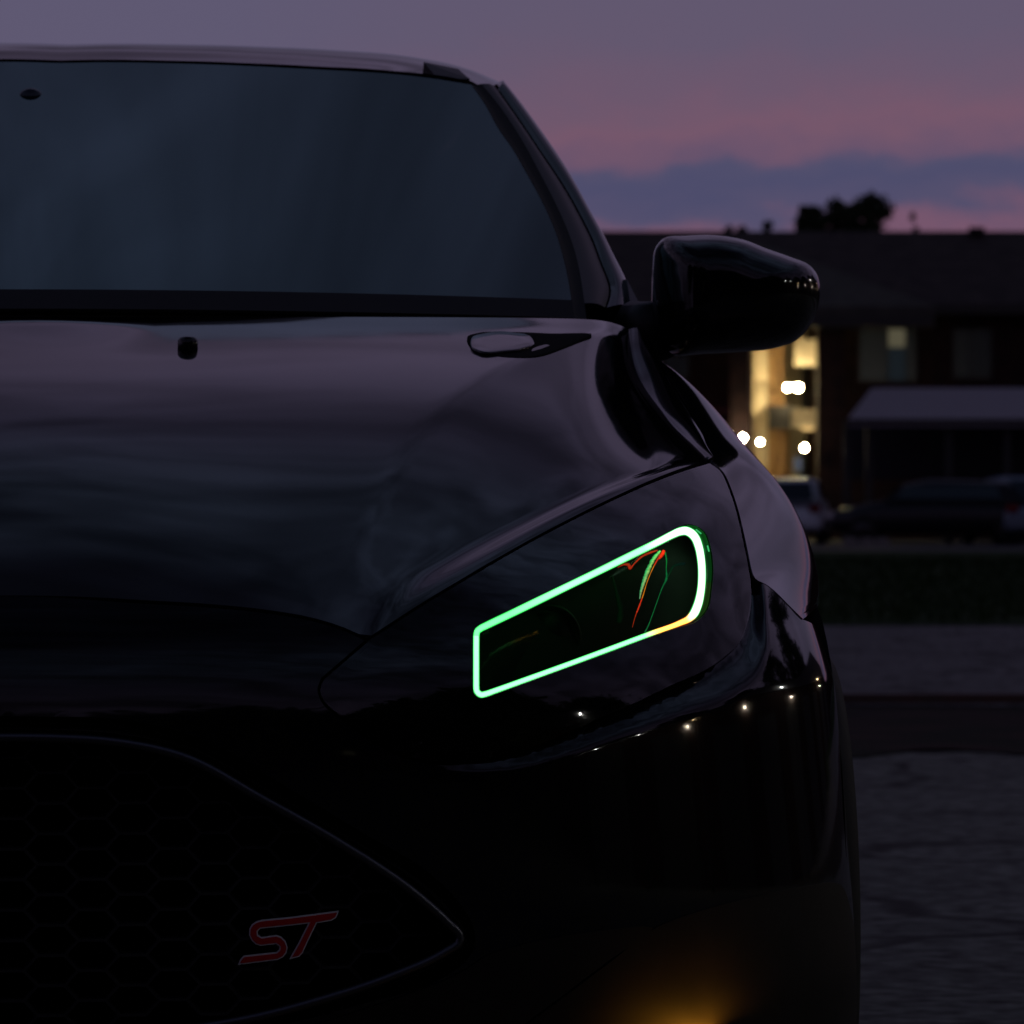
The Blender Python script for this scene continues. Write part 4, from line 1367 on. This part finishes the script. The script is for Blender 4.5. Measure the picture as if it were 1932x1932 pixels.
gy = np.array([p[1] for p in top_g])
for ys in stations:
    T = np.array([np.interp(ys, gy, [p[k] for p in top_g]) for k in range(3)])
    if ys > gy[-1]:
        T = np.array((.752, ys, .972))
    Sx = float(np.interp(ys, [.66, .8, .9, 1.0, 1.4], [.86, .892, .903, .907, .909]))
    Sz = .70
    row = []
    for k in range(18):
        a = k / 17 * math.pi / 2
        pw = float(np.interp(ys, [.8, 1.0, 1.25], [1.05, 1.3, 1.6]))
        x = T[0] + (Sx - T[0]) * math.sin(a) ** pw
        z = Sz + (T[2] - Sz) * math.cos(a) ** 1.15
        row.append(np.array((x, ys, z)))
    zb = arch_z(ys)
    for k in range(1, 13):
        z = Sz + (zb - Sz) * k / 12
        row.append(np.array((Sx - .004 * (Sz - z) / .3, ys, z)))
    rowsF.append(row)
gF = bsp(np.transpose(bsp(np.array(rowsF), 64), (1, 0, 2)), 64).transpose(1, 0, 2)
fender = patch('fender', gF, M['paint'], car, lip=.004)

# ---- windscreen: y = yc(z) + k(z) x^2
def WD(x, z):
    f = (z - 1.035) / (1.40 - 1.035)
    f = max(f, -.4)
    yc = 1.03 + (1.93 - 1.03) * f
    k = .70 + (.46 - .70) * f
    return yc + k * x * x


seal_l = [(890, 160), (915, 196), (941, 243), (967, 280), (989, 318), (1024, 382), (1045, 428), (1059, 470), (1070, 515), (1077, 555), (1083, 600)]
seal_r = [(908, 158), (935, 190), (962, 228), (985, 264), (1010, 310), (1049, 385), (1070, 432), (1085, 475), (1095, 520), (1101, 558), (1107, 604)]
gapp = [(936, 166), (958, 198), (975, 222), (992, 247), (1016, 283), (1062, 352), (1092, 405), (1122, 468), (1140, 520), (1150, 552), (1128, 604)]
sil = [(941, 158), (968, 188), (990, 216), (1010, 243), (1035, 277), (1075, 342), (1103, 397), (1136, 452), (1166, 506), (1186, 545), (1198, 622)]
header = [(-10, 121), (100, 119.5), (188, 117.5), (320, 119), (451, 123), (600, 130), (727, 137), (814, 146), (890, 158)]
hd = [hit(p[0], p[1], WD, hi=9) for p in spline(header, 8)]
hd0 = [p for p in hd if p[0] >= 0]
hd0[0] = np.array((0, WD(0, hd0[0][2]), hd0[0][2]))
hd_r = resample(hd0, 40)
sl = [hit(p[0], p[1], WD, hi=9) for p in spline(seal_l, 6)]
sl_r = resample(sl, 40)                       # top -> bottom
zbot = sl_r[-1][2]
bot_r = []
for j in range(40):
    x = sl_r[-1][0] * j / 39
    z = zbot - .002
    bot_r.append(np.array((x, WD(x, z), z)))
G = np.zeros((40, 40, 3))
for i in range(40):
    v = i / 39
    for j in range(40):
        u = j / 39
        # Coons patch
        Lp = hd_r[0] * (1 - v) + bot_r[0] * v
        c = (1 - v) * hd_r[j] + v * bot_r[j] + (1 - u) * Lp + u * sl_r[i] \
            - ((1 - u) * (1 - v) * hd_r[0] + u * (1 - v) * hd_r[-1] + (1 - u) * v * bot_r[0] + u * v * bot_r[-1])
        G[i, j] = (c[0], WD(c[0], c[2]), c[2])
screen = patch('windscreen', G, M['screen'], car, mirror=True)
# black ceramic border along the bottom of the glass, just behind it
Gb = G[34:, :, :] + np.array((0, .006, -.002))
patch('glass_border', Gb, M['band'], screen, mirror=True)
ib = [r_ for r_ in range(40) if G[r_, 39, 2] < 1.09]
Gs = np.array([[np.array([np.interp(zz_v + (G[i, j, 2] - G[i, 39, 2]) * 0, G[::-1, j, 2], G[::-1, j, k_]) for k_ in range(3)]) for j in range(40)] for zz_v in np.linspace(1.057, zbot - .001, 8) for i in (39,)])
Gs[:, :, 1] -= .004
patch('cowl_cover', Gs, M['scuttle'], car, mirror=True, lip=.004)
# sensor pod behind the top of the glass
sp = hit(58, 193, lambda x, z: WD(x, z) + .03, hi=9)
mesh_obj('sensor_pod', *lathe([(.004, -.012), (.016, -.010), (.019, 0), (.019, .03)], 20, 'y', (sp[0], sp[1], sp[2])), mat('sensor_cover', (.030, .036, .055), rough=.25), screen)

# ---- A pillar: rubber seal, inner strip, outer frame
def curve_on(pts, off):
    return resample([hit(p[0], p[1], lambda x, z: WD(x, z) + off, hi=9) for p in spline(pts, 6)], 44)


s1 = curve_on(seal_l, -.001); s1b = curve_on(seal_l, .01)
s2 = curve_on(seal_r, .012)
mid12 = [(a + b) / 2 + np.array((0, .012, 0)) for a, b in zip(s1, s2)]
seal = patch('windscreen_seal', np.array([[a, m_, b] for a, m_, b in zip(s1, mid12, s2)]), M['rubber'], car)
g1 = curve_on(gapp, .045)
mid = [(a + b) / 2 + np.array((.002, -.006, .002)) for a, b in zip(s2, g1)]
gg = dense(np.array([[a, m_, b] for a, m_, b in zip(s2, mid, g1)])[::4], 44, 9)
pillar = patch('pillar_trim', gg, M['trim'], car, lip=.01)
g2 = [p + np.array((.0028, .003, .0)) for p in g1]
s3 = resample([hit(p[0], p[1], lambda x, z: WD(x, z) + .14, hi=9) for p in spline(sil, 6)], 44)
m3 = [a * .55 + b * .45 + np.array((.006, -.022, .006)) for a, b in zip(g2, s3)]
s4 = [p + np.array((.006, .10, -.01)) for p in s3]
gg = dense(np.array([[a, m_, b, c] for a, m_, b, c in zip(g2, m3, s3, s4)])[::4], 44, 16)
frame = patch('roof_pillar', gg, M['paint'], car, lip=.01)

# ---- roof
RY = [0, .12, .35, .7, 1.1, 1.5, 1.9, 2.15]
zc_ = [hd_r[0][2] + .004, 1.424, 1.452, 1.474, 1.476, 1.462, 1.425, 1.385]
hw_ = [.0, .040, .062, .070, .06, .04, 0, -.04]
rows = []
for r_, dy in enumerate(RY):
    row = []
    for j in range(12):
        u = j / 11
        h_ = hd_r[int(round(u * 39))]
        x = u * (hd_r[-1][0] + hw_[r_])
        y = h_[1] + .006 + dy - (h_[1] - hd_r[0][1]) * min(1, dy / .8)
        zz_ = zc_[r_] - (hd_r[0][2] - h_[2]) * (1.0 if dy < .8 else 1.1) - (.03 * u ** 7 if r_ else 0) - .008 * u * u * min(1, dy)
        row.append((x, y, zz_))
    rows.append(row)
gR = dense(np.array(rows), 50, 40)
roof = patch('roof', gR, M['paint'], car, mirror=True, lip=.012)
# black moulding block where the roof ditch starts
mb = [P(799, 116, 2.08), P(864, 129, 2.11), P(886, 148, 2.06), P(826, 148, 2.02)]
V = [p + np.array((0, -.004, -.001)) for p in mb] + [p + np.array((0, .02, -.02)) for p in mb]
mesh_obj('ditch_moulding', V, [(0, 1, 2, 3), (4, 7, 6, 5), (0, 4, 5, 1), (1, 5, 6, 2), (2, 6, 7, 3), (3, 7, 4, 0)], M['trim'], car, smooth=False)

# ---- cowl panel between hood and glass
rowa = [np.array((p[0], p[1] + .004, p[2] - .012)) for p in resample([h_ for h_ in rear_c], 40)]
rowb = []
for j in range(40):
    x = rowa[j][0] * sl_r[-1][0] / rowa[-1][0] * 1.06
    rowb.append(np.array((x, WD(x, zbot) + .004, zbot - .004)))
gg = np.array([[a + (b - a) * s + np.array((0, 0, -.02 * math.sin(math.pi * s))) for a, b in zip(rowa, rowb)] for s in (0, .33, .66, 1)])
patch('cowl_panel', dense(gg[:, ::3], 12, 40), M['trim'], car, mirror=True, lip=.02)
# wiper arms lying low in the cowl
for s in (0, 1):
    q_ = [(-.42 + s * .62, 1.09, 1.000), (-.1 + s * .6, 1.085, 1.005), (.28 + s * .28, 1.14, 1.005)]
    mesh_obj('wiper', *tube(spline(q_, 5), .006, 8), M['trim'], car)

# ---- washer nozzles on the hood
def hood_at(px, py):
    best = None
    for i in range(NV):
        for j in range(NB):
            x, y, z = hood[i, j]
            Xw = x * CA - y * SA; Yw = x * SA + y * CA; D = Yw + CAMD
            qx = 966 + (Xw - CAMX) / D * FPX; qy = HOR - (z - CAMZ) / D * FPX
            d = (qx - px) ** 2 + (qy - py) ** 2
            if best is None or d < best[0]: best = (d, i, j)
    return hood[best[1], best[2]].copy()


nz_p = hood_at(342, 652)
prof = [(.0115, -.002), (.0115, .005), (.011, .009), (.009, .0118), (.005, .0130), (.001, .0133)]
nz_o = mesh_obj('washer_nozzle', *lathe([(r_ * 1.0, h_) for r_, h_ in prof], 24, 'z', (nz_p[0], nz_p[1], nz_p[2])), M['gloss'], hood_o)
flip_copy(nz_o, hood_o)

# ---- leaf-shaped bonnet reflection, put in as a dark plate with a smooth raised cap
vo = [(882, 638), (900, 631), (960, 629), (1040, 632), (1116, 634), (1100, 643), (1060, 661), (1020, 673), (980, 677), (930, 672), (893, 664)]
vi = [(889, 643), (915, 633), (970, 632), (1004, 642), (1008, 652), (988, 661), (950, 667), (905, 667), (889, 658)]
def on_hood(pts, n, up):
    S = spline(pts, n, closed=True)
    near = [hood_at(p[0], p[1]) for p in S]
    A = np.array([[1, p[0], p[1], p[1] * p[1]] for p in S]) / np.array([1, 1e3, 1e3, 1e6])
    c, *_ = np.linalg.lstsq(A, np.array([h_[1] for h_ in near]), rcond=None)
    return [P(p[0], p[1], float(A[i] @ c)) + np.array((0, 0, up)) for i, p in enumerate(S)]


v1 = on_hood(vo, 5, .0006); v1t = [p + np.array((0, 0, .0012)) for p in v1]
v2 = on_hood(vi, 6, .0030)
def flatfill(name, ring, m_, parent, drop=.004):
    # least squares plane keeps the plate smooth on the gently curved hood
    A = np.array([[p[0], p[1], p[0] * p[0], 1] for p in ring]); c, *_ = np.linalg.lstsq(A, np.array([p[2] for p in ring]), rcond=None)
    rr = [np.array((p[0], p[1], A[i] @ c)) for i, p in enumerate(ring)]
    ce = np.mean(rr, axis=0); n = len(rr); rowsv = []
    for s, dz in ((1.0, -drop), (1.0, 0), (.97, .0003), (.6, .0003), (.2, .0003)):
        rowsv.append([np.array((ce[0] + (p[0] - ce[0]) * s, ce[1] + (p[1] - ce[1]) * s, 0)) for p in rr])
        for k in range(n):
            v_ = rowsv[-1][k]; v_[2] = np.array([v_[0], v_[1], v_[0] ** 2, 1]) @ c + dz
    V = [p for r_ in rowsv for p in r_]
    return mesh_obj(name, V, grid_faces(len(rowsv), n, wrap=True) + [tuple(len(V) - n + k for k in range(n))], m_, parent)


refl = flatfill('hood_reflection', v1t, M['dark'], hood_o)
flatfill('reflection_cap', v2, M['paint'], refl, drop=.002)

# ---- door mirror
mo = [(1231, 500), (1236, 468), (1250, 451), (1290, 446), (1350, 445), (1400, 453), (1444, 470), (1490, 486), (1528, 503), (1541, 520), (1546, 545), (1544, 572), (1530, 611), (1500, 644), (1462, 657), (1400, 664), (1330, 668), (1262, 668), (1236, 650), (1229, 600), (1229, 545)]
MY = 1.42
outl = [P(p[0], p[1], MY) for p in spline(mo, 4, closed=True)]
cm = P(1385, 556, MY)
rows = []
for k in range(14):
    th = k / 13 * math.pi / 2
    s = math.cos(th * .985) ** .62 if k else 1.0
    dy = -.115 * math.sin(th)
    rows.append([np.array((cm[0] + (p[0] - cm[0]) * s - .02 * (1 - s), MY + dy + .05 * (p[0] - cm[0]) * s, cm[2] + (p[2] - cm[2]) * s + .004 * (1 - s))) for p in outl])
back = [[np.array((cm[0] + (p[0] - cm[0]) * s, MY + dy + .05 * (p[0] - cm[0]) * s, cm[2] + (p[2] - cm[2]) * s)) for p in outl] for s, dy in ((.93, .035), (.86, .03))]
rows = back[::-1] + rows
V = [p for r_ in rows for p in r_]
mirror = mesh_obj('door_mirror', V, grid_faces(len(rows), len(outl), wrap=True) + [tuple(len(V) - len(outl) + k for k in range(len(outl)))], M['paint'], car)
mesh_obj('mirror_glass', back[1], [tuple(range(len(outl)))], M['chrome'], mirror)
ind = [P(1420, 562, MY - .080), P(1470, 560, MY - .066), P(1515, 556, MY - .045), P(1541, 553, MY - .015)]
mesh_obj('indicator_strip', *tube(spline(ind, 5), .0035, 8), M['gloss'], mirror)
arm_pts = [P(1200, 632, 1.46), P(1222, 628, 1.44), P(1258, 622, 1.42)]
mesh_obj('mirror_arm', *tube(arm_pts, [.044, .040, .036], 14, flat=.8), M['trim'], mirror)
# sail panel between pillar and mirror foot
sail = [P(1183, 527, 1.55), P(1210, 580, 1.50), P(1224, 606, 1.47), P(1246, 668, 1.45), P(1262, 715, 1.42), P(1222, 700, 1.42), P(1196, 628, 1.42)]
V = [p for p in sail] + [p + np.array((-.02, .06, 0)) for p in sail]; n = len(sail)
mesh_obj('sail_panel', V, [tuple(range(n)), tuple(range(2 * n - 1, n - 1, -1))] + [(k, (k + 1) % n, n + (k + 1) % n, n + k) for k in range(n)], M['gloss'], car, smooth=False)

# ---- sides and tail of the body
rows = []
ys_ = np.concatenate([np.linspace(1.36, 3.0, 12), np.linspace(3.05, 3.95, 16), np.linspace(4.0, 4.36, 7)])
for y in ys_:
    tail = max(0, (y - 3.6) / .76)
    sx = .909 - .16 * tail ** 3; belt = float(np.interp(y, [1.36, 4.36], [.97, 1.02])); bx_ = sx - .055 - .04 * tail
    bot = max(.20 + .15 * tail ** 2, arch_z(y, 3.52, .365) if abs(y - 3.52) < .365 else 0)
    rows.append([(sx - .150, y, belt), (sx - .082, y, belt - .065), (sx - .032, y, .81), (sx - .004, y, .70), (sx + .002, y, .55), (sx, y, max(.40, bot + .02)), (sx - .012, y, max(.28, bot + .01)), (sx - .05, y, bot)])
gS = dense(np.array(rows), 70, 30)
patch('side_panel', gS, M['paint'], car, mirror=True, lip=0)
for (y0, y1) in ((1.62, 2.62), (2.66, 3.38)):
    V = []
    for s in np.linspace(0, 1, 5):
        y = y0 + (y1 - y0) * s
        top = 1.405 - .05 * max(0, (y - 2.4)); topx = .60
        lead = max(0, 1.0 - (y - 1.5) / .75) if y0 < 2 else 0
        zt2 = 1.0 + (top - 1.0) * (1 - lead); xt2 = .755 + (topx - .755) * (zt2 - 1.0) / (1.405 - 1.0)
        V += [(.755, y, .975), (.755 + (xt2 - .755) * .5 + .008, y, (.975 + zt2) / 2), (xt2, y, zt2)]
    for sgn in (1, -1):
        mesh_obj('side_window', [(sgn * v[0], v[1], v[2]) for v in V], grid_faces(5, 3), M['side_glass'], car)
# tail: hatch, rear glass, lamps
V = []
for y, z, wv in ((4.06, 1.37, .50), (4.22, 1.2, .60), (4.33, 1.02, .68), (4.36, .85, .74), (4.38, .60, .75), (4.36, .34, .74)):
    V += [(x_, y - .05 * abs(x_), z) for x_ in np.linspace(-wv, wv, 9)]
mesh_obj('tailgate', V, grid_faces(6, 9), M['paint'], car)
for s in (-1, 1):
    V = [(s * .595, 2.45, 1.40), (s * .60, 3.4, 1.385), (s * .50, 4.06, 1.36), (s * .60, 4.06, 1.2), (s * .72, 4.1, 1.0), (s * .757, 3.40, 1.0), (s * .62, 3.32, 1.36), (s * .61, 2.45, 1.375)]
    mesh_obj('roof_side', V, [(0, 1, 6, 7), (1, 2, 3, 6), (3, 4, 5, 6)], M['paint'], car, smooth=False)
    mesh_obj('tail_lamp', *box(s * .68, 4.30, .92, .26, .12, .16), mat('tail_lens', (.25, .01, .01), rough=.1), car, smooth=False)
    mesh_obj('b_pillar', *tube([(s * .752, 2.64, .97), (s * .70, 2.64, 1.15), (s * .605, 2.64, 1.38)], [.02, .018, .014], 6), M['gloss'], car)
# underbody
mesh_obj('floor_pan', *box(0, 2.3, .22, 1.6, 3.9, .06), M['dark'], car, smooth=False)

# ---- wheels
for s in (-1, 1):
    for y in (.87, 3.52):
        wh = mesh_obj('wheel', *lathe([(.235, -.10), (.30, -.108), (.322, -.09), (.327, -.05), (.327, .05), (.322, .09), (.30, .108), (.235, .10)], 48, 'x', (s * .80, y, .328)), M['rubber'], car)
        sp_ = [lathe([(.225, -.09), (.235, -.1), (.238, .1), (.222, .09)], 40, 'x', (s * .80, y, .328))]
        for k in range(5):
            a = k * 2 * math.pi / 5
            sp_.append(tube([(s * .875, y + .05 * math.cos(a), .328 + .05 * math.sin(a)), (s * .88, y + .22 * math.cos(a + .1), .328 + .22 * math.sin(a + .1))], [.024, .018], 8))
        sp_.append(lathe([(.06, -.02), (.065, 0), (.05, .02), (.01, .025)], 20, 'x', (s * .87, y, .328)))
        mesh_obj('rim', *join(sp_), M['alloy'], wh)
        liner_v = []
        for k in range(25):
            a = math.pi * k / 24
            for x_ in (s * .60, s * .885):
                liner_v.append((x_, y + .37 * math.cos(a), .33 + .37 * math.sin(a)))
        mesh_obj('wheel_liner', liner_v, grid_faces(25, 2), M['dark'], car)

# ---- cabin: dashboard, wheel, seats
V = []
for y, z, wv in ((1.12, .95, .66), (1.25, 1.015, .68), (1.45, 1.02, .68), (1.62, .96, .68), (1.66, .70, .68)):
    V += [(x_, y + .25 * x_ * x_, z - .02 * abs(x_)) for x_ in np.linspace(-wv, wv, 9)]
mesh_obj('dashboard', V, grid_faces(5, 9), M['inside'], car)
cw_ = [(.36 + .185 * math.cos(k / 24 * 6.283), 1.80 + .06 * math.sin(k / 24 * 6.283), .93 + .18 * math.sin(k / 24 * 6.283)) for k in range(24)]
mesh_obj('steering_wheel', *join([tube(cw_, .014, 8, closed=True), box(.36, 1.80, .93, .34, .02, .03), box(.36, 1.80, .88, .05, .02, .12)]), M['inside'], car)
for s in (-1, 1):
    def rbox(cx_, cy_, cz_, sx, sy, sz, tilt=0):
        vs, fs = lathe([(.001, -.5), (.42, -.5), (.5, -.42), (.5, .42), (.42, .5), (.001, .5)], 20)
        out = []
        for v in vs:
            r_ = max(abs(v[0]), abs(v[1]), 1e-6); m_ = math.hypot(v[0], v[1]) / r_ if r_ > 1e-5 else 1
            f = 1 + (m_ - 1) * .7
            x, y, z = v[0] * f * sx, v[1] * f * sy, v[2] * sz
            out.append((cx_ + x, cy_ + y * math.cos(tilt) + z * math.sin(tilt), cz_ + z * math.cos(tilt) - y * math.sin(tilt)))
        return out, fs
    st = mesh_obj('seat', *join([rbox(s * .37, 2.25, .48, .50, .52, .18), rbox(s * .37, 2.56, .82, .48, .14, .62, .3)]), M['inside'], car)
    mesh_obj('headrest', *rbox(s * .37, 2.68, 1.20, .26, .10, .18, .2), M['inside'], st)
mesh_obj('rear_bench', *rbox(0, 3.30, .75, 1.25, .3, .65, .2), M['inside'], car)
mesh_obj('headlining', *box(0, 3.05, 1.36, 1.12, 1.9, .02), M['inside'], car, smooth=False)

# ---- fog lamp with the amber glow at the bottom of the frame
sur_px = [(1240, 1749), (1330, 1716), (1430, 1690), (1520, 1672), (1585, 1668), (1606, 1720), (1614, 1800), (1616, 1900), (1612, 1990), (1560, 2040), (1400, 2060), (1200, 2060), (960, 2040), (915, 2000), (985, 1940), (1060, 1884), (1150, 1816)]
M['glow_skin'] = mat('glow_catching_plastic', (.012, .011, .0105), rough=.6, spec=.10, noise=(18, (.016, .0145, .014), .4, .65))  # matte skin added over the paint to catch glow and sky light
sur = dedupe(az([hit(p[0], p[1], F) for p in spline(sur_px, 4, closed=True)]))
sur = resample(list(sur) + [sur[0]], 150)[:-1]
surround = cdt_panel('bumper_glow_skin', sur, .012, lambda a, z: from_az(a, z, bumper_off(a, z) - .0025), M['glow_skin'], car, lip=.006)  # matte skin added over the bumper paint to catch the amber glow
wg_px = [(1232, 1751), (1120, 1758), (1000, 1779), (920, 1803), (870, 1835), (760, 1880), (640, 1920), (560, 1950), (520, 1995), (700, 2010), (905, 1998), (975, 1942), (1052, 1884), (1145, 1814)]
wgp = dedupe(az([hit(p[0], p[1], F) for p in spline(wg_px, 4, closed=True)]))
wgp = resample(list(wgp) + [wgp[0]], 130)[:-1]
cdt_panel('lower_wing_skin', wgp, .012, lambda a, z: from_az(a, z, bumper_off(a, z) - .0025), M['glow_skin'], car, lip=.006)
fl = hit(1345, 2004, F)
fog = mesh_obj('fog_lamp', *lathe([(.032, .03), (.035, -.008), (.031, -.013), (.027, -.010), (.025, -.004)], 28, 'y', (fl[0], fl[1] - .004, fl[2])), M['gloss'], car)
FOGE = emis('amber_bulb', (1.0, .40, .03), 60)
mesh_obj('bulb', *lathe([(.022, -.006), (.023, -.016), (.021, -.030), (.015, -.038), (.007, -.042), (.001, -.043)], 24, 'y', (fl[0], fl[1] - .008, fl[2])), FOGE, fog)

# ---- twins on the other side of the car
for o in (surround, bpy.data.objects['lower_wing_skin'], fender, seal, pillar, frame, mirror, lens, fog):
    flip_copy(o, car)
bpy.context.view_layer.update()
